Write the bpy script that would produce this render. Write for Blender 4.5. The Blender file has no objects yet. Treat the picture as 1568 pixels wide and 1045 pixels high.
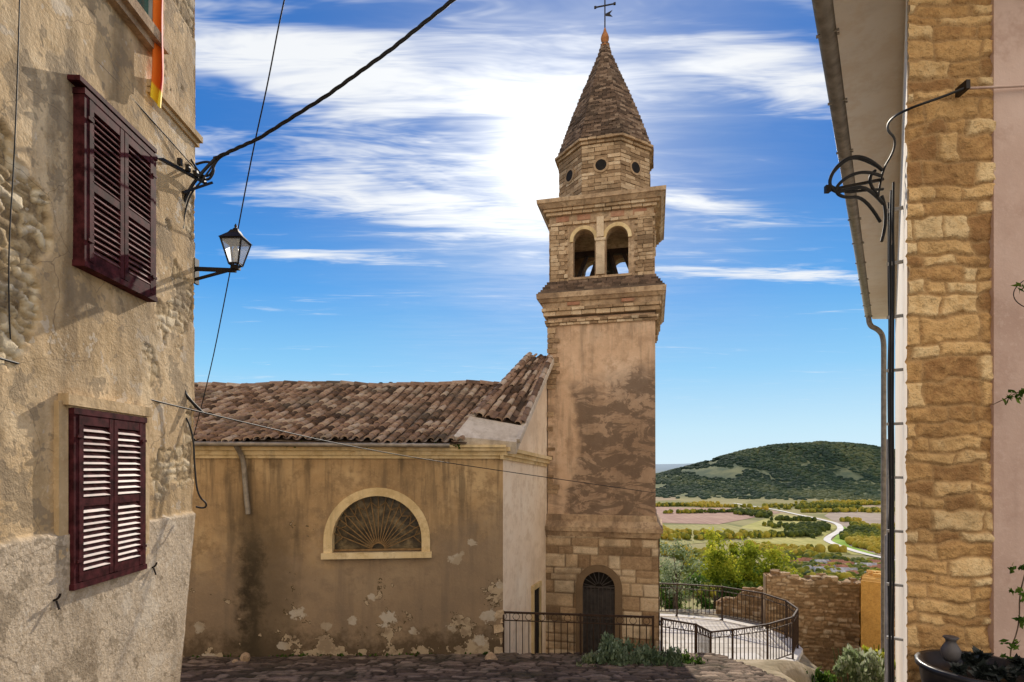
import bpy, bmesh, math, random
import numpy as np
from mathutils import Vector, Matrix
random.seed(7)
F=871.1; CX=784.0; HY=715.0
def P(px,py,Y): return Vector(((px-CX)/F*Y, Y, (HY-py)/F*Y))
scene=bpy.context.scene
# ------------------------------------------------------------------ numpy noise
def _h(ix,iy,s):
    v=np.sin(ix*127.1+iy*311.7+s*74.7)*43758.5453
    return v-np.floor(v)
def vn(x,y,s=0):
    xi=np.floor(x); yi=np.floor(y); fx=x-xi; fy=y-yi
    fx=fx*fx*(3-2*fx); fy=fy*fy*(3-2*fy)
    a=_h(xi,yi,s);b=_h(xi+1,yi,s);c=_h(xi,yi+1,s);d=_h(xi+1,yi+1,s)
    return (a*(1-fx)+b*fx)*(1-fy)+(c*(1-fx)+d*fx)*fy
def fbm(x,y,s=0,o=4):
    r=0;a=.5;t=0
    for i in range(o):
        r=r+a*vn(x*2**i,y*2**i,s+i*3.1); t+=a; a*=.5
    return r/t
def sst(a,b,x):
    t=np.clip((x-a)/(b-a),0,1); return t*t*(3-2*t)
# ------------------------------------------------------------------ mesh helpers
def link(o,mat=None,parent=None):
    scene.collection.objects.link(o)
    if mat: o.data.materials.append(mat)
    if parent: o.parent=parent
    return o
def empty(name):
    e=bpy.data.objects.new(name,None); scene.collection.objects.link(e); return e
def mk(name,verts,faces,mat=None,parent=None,tones=None,smooth=False):
    me=bpy.data.meshes.new(name); me.from_pydata([tuple(v) for v in verts],[],faces)
    if tones is not None:
        at=me.attributes.new('tone','FLOAT_COLOR','POINT')
        at.data.foreach_set('color',np.asarray(tones,dtype=np.float32).ravel())
    if smooth: me.polygons.foreach_set('use_smooth',[True]*len(me.polygons))
    me.update()
    return link(bpy.data.objects.new(name,me),mat,parent)
def grid(name,X,Y,Z,mat,parent=None,tone=None,keep=None,smooth=True):
    n,m=X.shape
    V=np.stack([X,Y,Z],-1).reshape(-1,3)
    i=np.arange(n*m).reshape(n,m)
    Fc=np.stack([i[:-1,:-1],i[1:,:-1],i[1:,1:],i[:-1,1:]],-1).reshape(-1,4)
    if keep is not None:
        k=keep[:-1,:-1]&keep[1:,:-1]&keep[1:,1:]&keep[:-1,1:]
        Fc=Fc[k.ravel()]
    t=None if tone is None else tone.reshape(-1,4)
    return mk(name,V.tolist(),Fc.tolist(),mat,parent,t,smooth)
class Batch:
    def __init__(s): s.v=[];s.f=[];s.t=[]
    def quad(s,pts,t=.5,t2=0.0):
        b=len(s.v); s.v+= [tuple(p) for p in pts]; s.f.append(tuple(range(b,b+len(pts)))); s.t+=[(t,t2,0,1)]*len(pts)
    def box(s,c,ax,ay,az,t=.5,j=0.0):
        b=len(s.v); c=Vector(c)
        for sx in(-1,1):
            for sy in(-1,1):
                for sz in(-1,1):
                    p=c+ax*sx+ay*sy+az*sz
                    if j: p=p+Vector((random.uniform(-j,j),random.uniform(-j,j),random.uniform(-j,j)))
                    s.v.append(tuple(p)); s.t.append((t,1,0,1))
        for f in((0,1,3,2),(4,6,7,5),(0,4,5,1),(2,3,7,6),(0,2,6,4),(1,5,7,3)):
            s.f.append(tuple(b+i for i in f))
    def bar(s,a,b,w,t=.5):
        a=Vector(a);b=Vector(b);d=b-a
        if d.length<1e-6: return
        z=d.normalized(); x=z.cross(Vector((0,0,1)))
        if x.length<.01: x=Vector((1,0,0))
        x.normalize(); y=z.cross(x)
        s.box((a+b)/2,x*w,y*w,d/2,t)
    def obj(s,name,mat,parent=None,smooth=False):
        return mk(name,s.v,s.f,mat,parent,s.t,smooth)
def prism(name,pts,z0,z1,mat,parent=None):
    n=len(pts)
    v=[(p[0],p[1],z0) for p in pts]+[(p[0],p[1],z1) for p in pts]
    f=[tuple(range(n))[::-1],tuple(range(n,2*n))]+[(i,(i+1)%n,n+(i+1)%n,n+i) for i in range(n)]
    return mk(name,v,f,mat,parent)
def curve(name,pts,r,mat,parent=None,cyc=False,bez=True):
    cu=bpy.data.curves.new(name,'CURVE'); cu.dimensions='3D'; cu.bevel_depth=r; cu.bevel_resolution=2
    cu.use_fill_caps=True
    sp=cu.splines.new('NURBS' if bez else 'POLY'); sp.points.add(len(pts)-1)
    for p,q in zip(sp.points,pts): p.co=(q[0],q[1],q[2],1)
    if bez: sp.order_u=3; sp.use_endpoint_u=True; sp.resolution_u=6
    sp.use_cyclic_u=cyc
    o=bpy.data.objects.new(name,cu); return link(o,mat,parent)
def lathe(name,prof,c,mat,parent=None,n=24,smooth=True):
    v=[];f=[]
    for r,z in prof:
        for k in range(n):
            a=2*math.pi*k/n; v.append((c[0]+r*math.cos(a),c[1]+r*math.sin(a),c[2]+z))
    for i in range(len(prof)-1):
        for k in range(n):
            f.append((i*n+k,i*n+(k+1)%n,(i+1)*n+(k+1)%n,(i+1)*n+k))
    f.append(tuple(range(n))[::-1]); f.append(tuple((len(prof)-1)*n+k for k in range(n)))
    return mk(name,v,f,mat,parent,None,smooth)
def boolean(o,cutters):
    for c in cutters:
        m=o.modifiers.new('b','BOOLEAN'); m.operation='DIFFERENCE'; m.solver='EXACT'; m.object=c
    dg=bpy.context.evaluated_depsgraph_get(); dg.update()
    me=bpy.data.meshes.new_from_object(o.evaluated_get(dg))
    o.modifiers.clear(); o.data=me
    for c in cutters: bpy.data.objects.remove(c)
# ------------------------------------------------------------------ material helpers
class M:
    def __init__(s,name,rough=.85,spec=.3):
        s.m=bpy.data.materials.new(name); s.m.use_nodes=True; s.nt=s.m.node_tree
        s.b=s.nt.nodes['Principled BSDF']; s.b.inputs['Roughness'].default_value=rough
        s.b.inputs['Specular IOR Level'].default_value=spec
        s.tc=s.nt.nodes.new('ShaderNodeTexCoord'); s._bump=None
        s.co=s.tc.outputs['Object']
    def link(s,a,b):
        s.nt.links.new(a,b)
    def put(s,inp,v):
        if hasattr(v,'is_output'): s.link(v,inp)
        elif isinstance(v,(tuple,list)) and len(v)==3 and inp.type=='RGBA': inp.default_value=(*v,1)
        else: inp.default_value=v
    def math(s,op,a,b=0.0,c=None,clamp=False):
        n=s.nt.nodes.new('ShaderNodeMath'); n.operation=op; n.use_clamp=clamp
        s.put(n.inputs[0],a); s.put(n.inputs[1],b)
        if c is not None: s.put(n.inputs[2],c)
        return n.outputs[0]
    def ss(s,x,a,b):
        n=s.nt.nodes.new('ShaderNodeMapRange'); n.interpolation_type='SMOOTHSTEP'
        s.put(n.inputs[0],x); n.inputs[1].default_value=a; n.inputs[2].default_value=b
        return n.outputs[0]
    def mapp(s,sc=(1,1,1),rot=(0,0,0),src=None):
        n=s.nt.nodes.new('ShaderNodeMapping'); n.inputs['Scale'].default_value=sc; n.inputs['Rotation'].default_value=rot
        s.link(src or s.co,n.inputs[0]); return n.outputs[0]
    def noise(s,sc,det=4,rough=.6,co=None,dist=0,col=False):
        n=s.nt.nodes.new('ShaderNodeTexNoise'); n.inputs['Scale'].default_value=sc; n.inputs['Detail'].default_value=min(det,4)
        n.inputs['Roughness'].default_value=rough; n.inputs['Distortion'].default_value=dist
        s.link(co or s.co,n.inputs['Vector']); return n.outputs['Color' if col else 0]
    def vor(s,sc,co=None,feat='F1',out='Distance',rnd=1):
        n=s.nt.nodes.new('ShaderNodeTexVoronoi'); n.inputs['Scale'].default_value=sc; n.feature=feat
        n.inputs['Randomness'].default_value=rnd
        s.link(co or s.co,n.inputs['Vector']); return n.outputs[out]
    def ramp(s,x,stops,interp='LINEAR'):
        n=s.nt.nodes.new('ShaderNodeValToRGB'); cr=n.color_ramp; cr.interpolation=interp
        while len(cr.elements)<len(stops): cr.elements.new(.5)
        for e,(p,c) in zip(cr.elements,stops): e.position=p; e.color=(*c,1)
        s.link(x,n.inputs[0]); return n.outputs[0]
    def mix(s,f,a,b,mode='MIX'):
        n=s.nt.nodes.new('ShaderNodeMixRGB'); n.blend_type=mode
        s.put(n.inputs[0],f); s.put(n.inputs[1],a); s.put(n.inputs[2],b); return n.outputs[0]
    def xyz(s,src=None):
        n=s.nt.nodes.new('ShaderNodeSeparateXYZ'); s.link(src or s.co,n.inputs[0]); return n.outputs
    def attr(s,name='tone'):
        n=s.nt.nodes.new('ShaderNodeAttribute'); n.attribute_name=name
        q=s.nt.nodes.new('ShaderNodeSeparateColor'); s.link(n.outputs['Color'],q.inputs[0]); return q.outputs
    def bump(s,h,st=.3,d=.02):
        n=s.nt.nodes.new('ShaderNodeBump'); n.inputs['Strength'].default_value=st; n.inputs['Distance'].default_value=d
        s.link(h,n.inputs['Height'])
        if s._bump: s.link(s._bump,n.inputs['Normal'])
        s._bump=n.outputs[0]; s.link(s._bump,s.b.inputs['Normal'])
    def col(s,c): s.put(s.b.inputs['Base Color'],c); return s.m
def simple(name,c,rough=.6,metal=0,var=.15,nsc=8,bump=.15,spec=.3):
    m=M(name,rough,spec); m.b.inputs['Metallic'].default_value=metal
    n=m.noise(nsc,3); c2=tuple(x*(1-var*2) for x in c); c1=tuple(min(1,x*(1+var)) for x in c)
    if bump: m.bump(n,bump,.005)
    return m.col(m.ramp(n,[(.35,c2),(.65,c1)]))
def plaster(name,cols,streak=.35,bump=.35,extra=None,s=1.0,grime=(.10,.075,.05)):
    m=M(name,.92,.12)
    n1=m.noise(.55*s,4,.68); n2=m.noise(3.2*s,4,.72); n3=m.noise(20*s,3,.8)
    st=m.noise(1.0,3,.65,m.mapp((3.2,3.2,.28)))
    c=m.ramp(n1,[(.33,cols[0]),(.5,cols[1]),(.66,cols[2])])
    c=m.mix(m.math('MULTIPLY',m.ss(n2,.46,.66),.8),c,cols[0])
    c=m.mix(m.math('MULTIPLY',m.ss(n3,.5,.72),.4),c,cols[2])
    c=m.mix(m.math('MULTIPLY',m.ss(st,.5,.72),streak),c,grime)
    if extra: c=extra(m,c)
    h=m.math('ADD',m.math('MULTIPLY',n2,.7),m.math('MULTIPLY',n3,.3))
    m.bump(h,min(1,bump*1.3),.03)
    return m.col(c)
def stone_attr(name,stops,mortar,lich=(.1,.09,.07),lf=.35,bump=.5,nsc=9):
    m=M(name,.95,.1); a=m.attr()
    n=m.noise(nsc,4,.78); n2=m.noise(1.1,3,.65)
    t=m.math('ADD',a[0],m.math('MULTIPLY',m.math('SUBTRACT',n,.5),.9))
    c=m.ramp(t,stops)
    c=m.mix(m.math('SUBTRACT',1.0,a[1]),c,mortar)
    c=m.mix(m.math('MULTIPLY',m.ss(n2,.46,.68),lf),c,lich)
    n3=m.noise(34,2,.8)
    c=m.mix(m.math('MULTIPLY',m.ss(n3,.52,.72),.45),c,lich)
    m.bump(m.math('ADD',n,m.math('MULTIPLY',n3,.4)),min(1,bump*1.2),.025)
    return m.col(c)
# ------------------------------------------------------------------ materials
OCH=[(.29,.195,.105),(.45,.30,.155),(.58,.415,.23)]
spots=[(460,938,.17),(500,958,.11),(540,952,.13),(592,948,.20),(632,970,.11),(290,942,.08),(748,948,.18),(698,856,.17),(722,832,.10),(320,955,.14),(570,915,.10),(765,900,.10),(690,968,.13),(440,985,.12),(330,1000,.15),(735,985,.16)]
def church_extra(m,c):
    X=m.xyz(); x,z=X[0],X[2]
    big=m.noise(.9,4,.68); mid=m.noise(3.3,4,.7)
    gz=m.math('ADD',m.math('SUBTRACT',m.math('MULTIPLY',big,3.2),z),m.math('MULTIPLY',x,.14))
    c=m.mix(m.math('MULTIPLY',m.ss(gz,2.0,3.3),.68),c,(.255,.195,.14))
    c=m.mix(m.math('MULTIPLY',m.ss(m.math('SUBTRACT',m.math('MULTIPLY',mid,1.9),z),4.1,4.8),.85),c,(.10,.07,.042))
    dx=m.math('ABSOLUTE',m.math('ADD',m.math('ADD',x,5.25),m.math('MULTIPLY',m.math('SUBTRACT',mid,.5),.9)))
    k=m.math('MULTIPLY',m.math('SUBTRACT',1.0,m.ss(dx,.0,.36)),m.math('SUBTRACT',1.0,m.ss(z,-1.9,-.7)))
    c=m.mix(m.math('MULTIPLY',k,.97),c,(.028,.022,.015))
    dx2=m.math('ABSOLUTE',m.math('ADD',m.math('ADD',x,5.0),m.math('MULTIPLY',m.math('SUBTRACT',big,.5),2.0)))
    c=m.mix(m.math('MULTIPLY',m.math('MULTIPLY',m.math('SUBTRACT',1.0,m.ss(dx2,.1,.9)),m.math('SUBTRACT',1.0,m.ss(z,-1.5,.4))),.6),c,(.10,.075,.045))
    sk=m.noise(1.0,3,.7,m.mapp((5,5,.45)))
    c=m.mix(m.math('MULTIPLY',m.math('MULTIPLY',m.ss(sk,.48,.64),m.ss(z,-2.4,.2)),.62),c,(.15,.11,.07))
    zz=m.math('ADD',z,4.0)
    th=m.math('SUBTRACT',m.noise(1.7,4,.7),m.math('MULTIPLY',zz,.07))
    c=m.mix(m.ss(th,.515,.525),c,(.11,.08,.045))
    c=m.mix(m.ss(th,.532,.54),c,m.mix(m.ss(mid,.45,.6),(.47,.37,.25),(.31,.235,.155)))
    dm=None
    for (px,py,r) in spots:
        q=P(px,py,11.7); a=m.math('SUBTRACT',x,q.x); b_=m.math('MULTIPLY',m.math('SUBTRACT',z,q.z),1.25)
        d=m.math('DIVIDE',m.math('SQRT',m.math('ADD',m.math('MULTIPLY',a,a),m.math('MULTIPLY',b_,b_))),r)
        dm=d if dm is None else m.math('MINIMUM',dm,d)
    dm=m.math('ADD',dm,m.math('MULTIPLY',m.math('SUBTRACT',m.noise(6,3,.7),.5),3.0))
    c=m.mix(m.math('MULTIPLY',m.math('SUBTRACT',1.0,m.ss(dm,.7,.95)),.85),c,m.mix(m.ss(big,.4,.6),(.56,.50,.41),(.42,.34,.24)))
    return c
m_church=plaster('ochre_plaster',OCH,.6,.5,church_extra)
m_side=plaster('pale_plaster',[(.72,.57,.42),(.86,.71,.55),(.90,.78,.63)],.15,.3)
m_trim=plaster('cream_trim',[(.55,.40,.20),(.74,.57,.31),(.82,.67,.42)],.35,.3)
def tower_extra(m,c):
    X=m.xyz(); x,z=X[0],X[2]
    w=m.noise(.6,4,.62); fine=m.noise(1.5,4,.75,m.mapp((1,1,2.0),(0,.45,0)),.6)
    zone=m.math('MULTIPLY',m.math('SUBTRACT',1.0,m.ss(m.math('ADD',z,m.math('MULTIPLY',w,2.4)),3.2,3.9)),
        m.ss(m.math('ADD',m.math('SUBTRACT',x,1.5),m.math('MULTIPLY',m.math('SUBTRACT',w,.5),2.4)),-.1,.3))
    k=m.math('MULTIPLY',zone,m.math('ADD',.42,m.math('MULTIPLY',m.ss(fine,.44,.54),.42)))
    c=m.mix(k,c,(.14,.098,.07))
    k2=m.math('MULTIPLY',m.ss(z,3.0,3.9),m.ss(m.noise(1.2,4,.7,m.mapp((3,3,.5))),.42,.6))
    c=m.mix(m.math('MULTIPLY',k2,.5),c,(.16,.115,.075))
    k3=m.math('MULTIPLY',m.math('SUBTRACT',1.0,m.ss(m.math('SUBTRACT',x,m.math('MULTIPLY',w,.8)),.65,.95)),.45)
    c=m.mix(m.math('MULTIPLY',k3,m.ss(fine,.4,.6)),c,(.17,.12,.08))
    vs_=m.noise(1.0,4,.7,m.mapp((4,4,.35)))
    c=m.mix(m.math('MULTIPLY',m.ss(vs_,.52,.66),.3),c,(.16,.12,.085))
    return c
m_tower=plaster('tower_plaster',[(.48,.315,.195),(.66,.45,.29),(.74,.54,.375)],.25,.6,tower_extra)
def lefth_extra(m,c):
    z=m.xyz()[2]; a=m.attr()
    n=m.noise(11,4,.78)
    st=m.ramp(m.math('ADD',a[0],m.math('MULTIPLY',m.math('SUBTRACT',n,.5),1.0)),
        [(.05,(.20,.135,.07)),(.45,(.54,.40,.22)),(.9,(.74,.62,.42))])
    rc=m.ramp(m.noise(40,3,.85),[(.33,(.42,.33,.23)),(.6,(.66,.56,.43))])
    c=m.mix(m.math('MULTIPLY',a[2],.8),c,rc)
    c=m.mix(a[1],c,st)
    q=m.noise(2.1,4,.78)
    c=m.mix(m.math('MULTIPLY',m.ss(q,.56,.585),.6),c,(.27,.21,.14))
    c=m.mix(m.math('MULTIPLY',m.math('SUBTRACT',1.0,m.ss(q,.41,.43)),.55),c,(.70,.61,.48))
    c=m.mix(m.math('MULTIPLY',m.ss(m.noise(.8,3,.7,m.mapp((2,2,.6))),.5,.62),.4),c,(.20,.145,.09))
    v=m.vor(1.7,m.mix(.12,m.co,m.noise(3,3,.6,col=True)),'DISTANCE_TO_EDGE')
    c=m.mix(m.math('MULTIPLY',m.math('SUBTRACT',1.0,m.ss(v,.0,.006)),.5),c,(.10,.07,.045))
    return c
LC=[(.48,.335,.175),(.66,.48,.275),(.76,.59,.37)]
m_left=plaster('aged_tan_plaster',LC,.6,.6,lefth_extra,1.6)
m_leftb=plaster('tan_plaster_back',LC,.5,.5)
m_rubble=stone_attr('rubble_stone',[(.05,(.32,.17,.07)),(.35,(.56,.33,.135)),(.65,(.70,.45,.205)),(.95,(.78,.57,.31))],(.44,.27,.125),(.17,.105,.05),.3,.9)
m_ruin=stone_attr('ruin_stone',[(.05,(.24,.155,.085)),(.4,(.42,.27,.145)),(.7,(.55,.38,.22)),(.95,(.64,.50,.34))],(.30,.20,.11),(.10,.085,.05),.35,.6)
m_ashlar=stone_attr('ashlar_stone',[(.05,(.27,.175,.10)),(.4,(.48,.33,.195)),(.7,(.62,.455,.285)),(.95,(.72,.57,.39))],(.22,.15,.09),(.11,.08,.05),.45,.6)
m_brick=stone_attr('spire_brick',[(.05,(.08,.055,.04)),(.4,(.17,.112,.078)),(.7,(.26,.175,.12)),(.95,(.38,.28,.20))],(.10,.07,.05),(.08,.06,.045),.5,.4)
m_core=simple('mortar_core',(.13,.09,.06),.95)
m_cornice=plaster('weathered_cornice',[(.28,.185,.115),(.50,.35,.215),(.64,.475,.305)],.5,.6,None,2.5)
m_red=plaster('faded_red_frieze',[(.34,.15,.09),(.44,.23,.14),(.50,.32,.21)],.45,.4,None,2)
m_tile=stone_attr('roof_tile',[(.03,(.07,.045,.032)),(.3,(.20,.122,.082)),(.6,(.35,.225,.155)),(.97,(.54,.43,.33))],(.05,.035,.025),(.13,.115,.09),.5,.6,7)
m_mortar=plaster('mortar_flashing',[(.50,.42,.33),(.64,.56,.46),(.74,.67,.58)],.3,.5,None,2)
m_iron=simple('wrought_iron',(.03,.024,.02),.55,.5)
m_iron2=simple('rusty_iron',(.06,.035,.022),.7,.3)
m_ray=simple('rusty_grille',(.26,.16,.07),.7,.1)
m_cable=simple('black_cable',(.018,.017,.017),.55)
m_conduit=simple('grey_conduit',(.42,.40,.37),.6)
m_gut=simple('zinc_gutter',(.30,.26,.21),.5,.3)
m_shut=simple('maroon_shutter_paint',(.075,.018,.020),.7,0,.3,14,.15,.06)
m_slat=simple('maroon_slat_paint',(.17,.07,.065),.50,0,.3,14,.1,.25)
m_dark=simple('dark_interior',(.015,.012,.01),.9)
m_terra=simple('terracotta',(.42,.17,.06),.8)
m_soffit=plaster('soffit_cream',[(.82,.70,.56),(.89,.80,.68),(.91,.84,.74)],.05,.1)
m_pink=plaster('pinkish_plaster',[(.46,.31,.25),(.56,.40,.33),(.64,.48,.41)],.2,.25)
m_bronze=simple('bronze_bell',(.10,.09,.06),.4,.8)
def leafmat(name,stops,tr=.45):
    m=M(name,.8,.03); a=m.attr(); c=m.ramp(a[0],stops)
    d=m.nt.nodes.new('ShaderNodeBsdfTranslucent'); m.link(c,d.inputs[0]); m.col(c)
    x=m.nt.nodes.new('ShaderNodeMixShader'); x.inputs[0].default_value=tr
    m.link(m.b.outputs[0],x.inputs[1]); m.link(d.outputs[0],x.inputs[2])
    m.link(x.outputs[0],m.nt.nodes['Material Output'].inputs[0]); return m.m
m_leafy=leafmat('leaf_yellow_green',[(0,(.07,.11,.01)),(.5,(.29,.34,.03)),(1,(.60,.55,.06))])
m_leafg=leafmat('leaf_green',[(0,(.02,.05,.012)),(.5,(.065,.13,.022)),(1,(.17,.26,.05))])
m_leafp=leafmat('leaf_pale',[(0,(.09,.13,.05)),(.5,(.24,.30,.14)),(1,(.50,.52,.38))])
m_lav=leafmat('leaf_silver',[(0,(.07,.11,.05)),(.5,(.16,.22,.12)),(1,(.32,.40,.27))],.3)
m_forest=leafmat('forest_canopy',[(0,(.04,.07,.052)),(.5,(.075,.115,.065)),(1,(.19,.21,.10))],.35)  # bluish greens carry the distance haze in the canopy colour
m_vtree=leafmat('valley_canopy',[(0,(.07,.10,.035)),(.45,(.17,.20,.04)),(.75,(.42,.38,.05)),(1,(.60,.46,.08))],.4)
m_bark=simple('bark',(.12,.085,.06),.9,0,.3,12,.5)
# ------------------------------------------------------------------ terrain
def G(X,Y):
    b=np.interp(Y,[-40,0,10,12,14.2,21],[-.8,-1.7,-3.68,-4.05,-5.16,-5.25])
    xb=np.interp(Y,[9,11,14,18],[4.6,5.0,7.7,8.4])
    lo=sst(0,1.2,X-xb)*sst(8,10,Y)*2.0
    b=b-lo
    D=np.maximum.reduce([Y-21,X-18,-X-40,-Y-40,0*X])
    nn=(fbm(X*.07,Y*.07,5)-.5)*np.clip(D,0,60)*.12
    z=np.maximum(b-.36*D+nn,-100.0)
    z=z+190*np.exp(-((X-1190)/430)**2*.5-((Y-2200)/270)**2*.5)*(.88+.24*fbm(X*.004,Y*.004,3))*np.clip((Y-900)/400,0,1)
    R=np.sqrt(X*X+Y*Y)
    z=z+sst(3400,5200,R)*(108+45*fbm(X*.0009,Y*.0009,9))
    return z
def axis(lo,hi,f0,f1,st,g):
    c=list(np.arange(f0,f1+1e-6,st)); d=st; x=f1
    while x<hi: d=min(d*g,130); x+=d; c.append(x)
    d=st; x=f0
    while x>lo: d=min(d*g,130); x-=d; c.insert(0,x)
    return np.array(c)
ax=axis(-5000,5500,-8,14,.3,1.06); ay=axis(-1500,7500,4,23,.3,1.06)
X,Y=np.meshgrid(ax,ay,indexing='ij'); Z=G(X,Y)
m=M('ground_terrain',.95,.05)
p=m.xyz(); cell=m.vor(.0065,m.mapp((1.5,.8,0.0001),(0,0,.5)),'F1','Color'); q=m.nt.nodes.new('ShaderNodeSeparateColor'); m.link(cell,q.inputs[0])
fields=m.ramp(q.outputs[0],[(0,(.19,.19,.07)),(.25,(.30,.27,.11)),(.45,(.38,.27,.18)),(.6,(.18,.19,.065)),(.8,(.38,.32,.15)),(1,(.40,.30,.21))],'CONSTANT')
fields=m.mix(.35,fields,m.ramp(m.noise(.012,4,.7),[(.3,(.15,.15,.06)),(.7,(.40,.33,.19))]))
near=m.ramp(m.noise(1.2,4,.7),[(.3,(.16,.14,.08)),(.5,(.34,.28,.19)),(.7,(.50,.43,.32))])
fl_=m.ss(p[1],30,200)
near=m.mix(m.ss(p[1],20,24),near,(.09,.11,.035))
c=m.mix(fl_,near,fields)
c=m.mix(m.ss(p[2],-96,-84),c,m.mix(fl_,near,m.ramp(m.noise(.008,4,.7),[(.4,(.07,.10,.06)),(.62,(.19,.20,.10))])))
c=m.mix(m.ss(p[1],3300,4600),c,(.22,.30,.36))  # far ground tinted blue, aerial haze put into the colour
m.bump(m.noise(6,3),.5,.05); m.col(c)
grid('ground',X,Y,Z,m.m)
def rubble(U,V,rowh,stw,seed,wob=.02,off=.0):
    rng=np.random.RandomState(seed)
    Uw=U+wob*2*(fbm(U*3.1,V*3.1,seed)-.5)+wob*.5*(fbm(U*11,V*11,seed+3,2)-.5); Vw=V+wob*2*(fbm(U*2.3+9,V*2.3,seed+5)-.5)+wob*.7*(fbm(U*9+4,V*9,seed+8,2)-.5)
    b=[V.min()-1.0]
    while b[-1]<V.max()+1: b.append(b[-1]+rowh*rng.uniform(.55,1.5))
    b=np.array(b); r=np.clip(np.searchsorted(b,Vw)-1,0,len(b)-2)
    dv=np.minimum(Vw-b[r],b[r+1]-Vw)
    du=np.zeros_like(U); tone=np.zeros_like(U)
    for k in range(r.min(),r.max()+1):
        mk_=r==k
        if not mk_.any(): continue
        s=[U.min()-1-rng.uniform(0,stw)]
        while s[-1]<U.max()+1: s.append(s[-1]+stw*rng.uniform(.45,1.7))
        s=np.array(s); uu=Uw[mk_]; i=np.clip(np.searchsorted(s,uu)-1,0,len(s)-2)
        du[mk_]=np.minimum(uu-s[i],s[i+1]-uu); t=rng.rand(len(s)); tone[mk_]=t[i]
    return np.minimum(du,dv),tone
def tonearr(t,mask,b=None):
    return np.stack([t,mask,(b if b is not None else 0*t),np.ones_like(t)],-1)
m_cob=stone_attr('paving_stone',[(.05,(.09,.065,.048)),(.4,(.16,.115,.085)),(.7,(.24,.175,.13)),(.95,(.33,.25,.185))],(.035,.028,.02),(.045,.045,.025),.5,.6)
u=np.arange(-8.5,4.4,.04); v=np.arange(1.0,12.6,.04); X,Y=np.meshgrid(u,v,indexing='ij')
d,t=rubble(X,Y,.20,.3,11,.12); mask=sst(.005,.04,d)
h=mask*.035+fbm(X*5,Y*5,3)*.05+fbm(X*.9,Y*.9,8)*.07
grid('cobbled_street',X,Y,G(X,Y)+.02+h,m_cob,None,tonearr(t,mask))
# ------------------------------------------------------------------ generic masonry panel
def panel(name,o,ud,nd,width,z0,z1,res,rowh,stw,seed,mat,parent,depth=.03,wob=.02,hole=None,mort=.02,rough=.02,top=None):
    u=np.linspace(0,width,max(2,int(width/res))); v=np.linspace(z0,z1,max(2,int((z1-z0)/res)))
    U,V=np.meshgrid(u,v,indexing='ij')
    d,t=rubble(U,V,rowh,stw,seed,wob); mask=sst(.001,mort,d)
    H=mask*depth*(.45+.55*t)+(fbm(U*14,V*14,seed)-.5)*rough+(fbm(U*3,V*3,seed+2)-.5)*rough*1.3
    keep=None
    if hole is not None: keep=~hole(U,V)
    if top is not None:
        k2=V<top(U); keep=k2 if keep is None else keep&k2
    return grid(name,o[0]+ud[0]*U+nd[0]*H,o[1]+ud[1]*U+nd[1]*H,V,mat,parent,tonearr(t,mask),keep)
# ------------------------------------------------------------------ church
church=empty('church')
def Yw(x): return 12+(x+.19)*.10
SD=Vector((1.12,3.05,0)).normalized()
c0=Vector((-.19,12,0)); cL=Vector((-13,Yw(-13),0))
cR=c0+SD*7.6
cen=P(578,848,Yw(-2.75)); Xc=cen.x
fw=Vector((1,.10,0)).normalized(); fn=Vector((.10,-1,0)).normalized()
def FW(x,off,z): return Vector((x,Yw(x),0))+fn*off+Vector((0,0,z))
pts=[FW(-13,0,0),FW(-.19,0,0),FW(-.19,-.5,0),FW(-13,-.5,0)]
wall=prism('front_wall',[(p.x,p.y) for p in pts],-6,.42,m_church,church)
def archpts(r,zb,zs,n=24):
    l=[(-r,zb)]+[(r*math.cos(math.pi-math.pi*k/n),zs+r*math.sin(math.pi-math.pi*k/n)) for k in range(n+1)]+[(r,zb)]
    return l
def extr(name,prof,fun,d0,d1,mat,parent=None):
    n=len(prof); v=[fun(a,d0,b) for a,b in prof]+[fun(a,d1,b) for a,b in prof]
    f=[tuple(range(n)),tuple(range(n,2*n))[::-1]]+[(i,n+i,n+(i+1)%n,(i+1)%n) for i in range(n)]
    return mk(name,v,f,mat,parent)
def recalc(o):
    bm=bmesh.new(); bm.from_mesh(o.data); bmesh.ops.recalc_face_normals(bm,faces=bm.faces); bm.to_mesh(o.data); bm.free()
zb=-1.76; r_in=.91; zs=-1.50
cut=extr('cut',archpts(r_in,zb,zs),lambda a,d,b:FW(Xc+a,d,b),.3,-.3,None)
recalc(wall); recalc(cut); boolean(wall,[cut])
def ringarch(name,r0,r1,zb,zs,fun,d0,d1,mat,parent):
    a=archpts(r0,zb,zs); b=archpts(r1,zb,zs); n=len(a)
    v=[fun(x,d1,z) for x,z in a]+[fun(x,d1,z) for x,z in b]+[fun(x,d0,z) for x,z in a]+[fun(x,d0,z) for x,z in b]
    f=[]
    for i in range(n-1):
        f+=[(i,i+1,n+i+1,n+i),(n+i,n+i+1,3*n+i+1,3*n+i),(i,2*n+i,2*n+i+1,i+1)]
    f+=[(0,n,3*n,2*n),(n-1,2*n-1,4*n-1,3*n-1)]
    return mk(name,v,f,mat,parent)
fun=lambda a,d,b:FW(Xc+a,d,b)
ringarch('lunette_surround',r_in-.01,r_in+.16,zb,zs,fun,-.28,.05,m_trim,church)
b=Batch(); b.box(FW(Xc,.02,zb-.06),fw*(r_in+.20),fn*.09,Vector((0,0,.06)),.8); b.obj('lunette_sill',m_trim,church)
mg=M('leaded_window_glass',.35,.5); mg.bump(mg.noise(20,3),.3,.01)
glass=mg.col(mg.ramp(mg.noise(4,4),[(.35,(.04,.03,.018)),(.5,(.10,.075,.04)),(.68,(.28,.21,.11))]))
extr('lunette_glass',archpts(r_in+.02,zb-.02,zs),fun,-.22,-.24,glass,church)
b=Batch()
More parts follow.
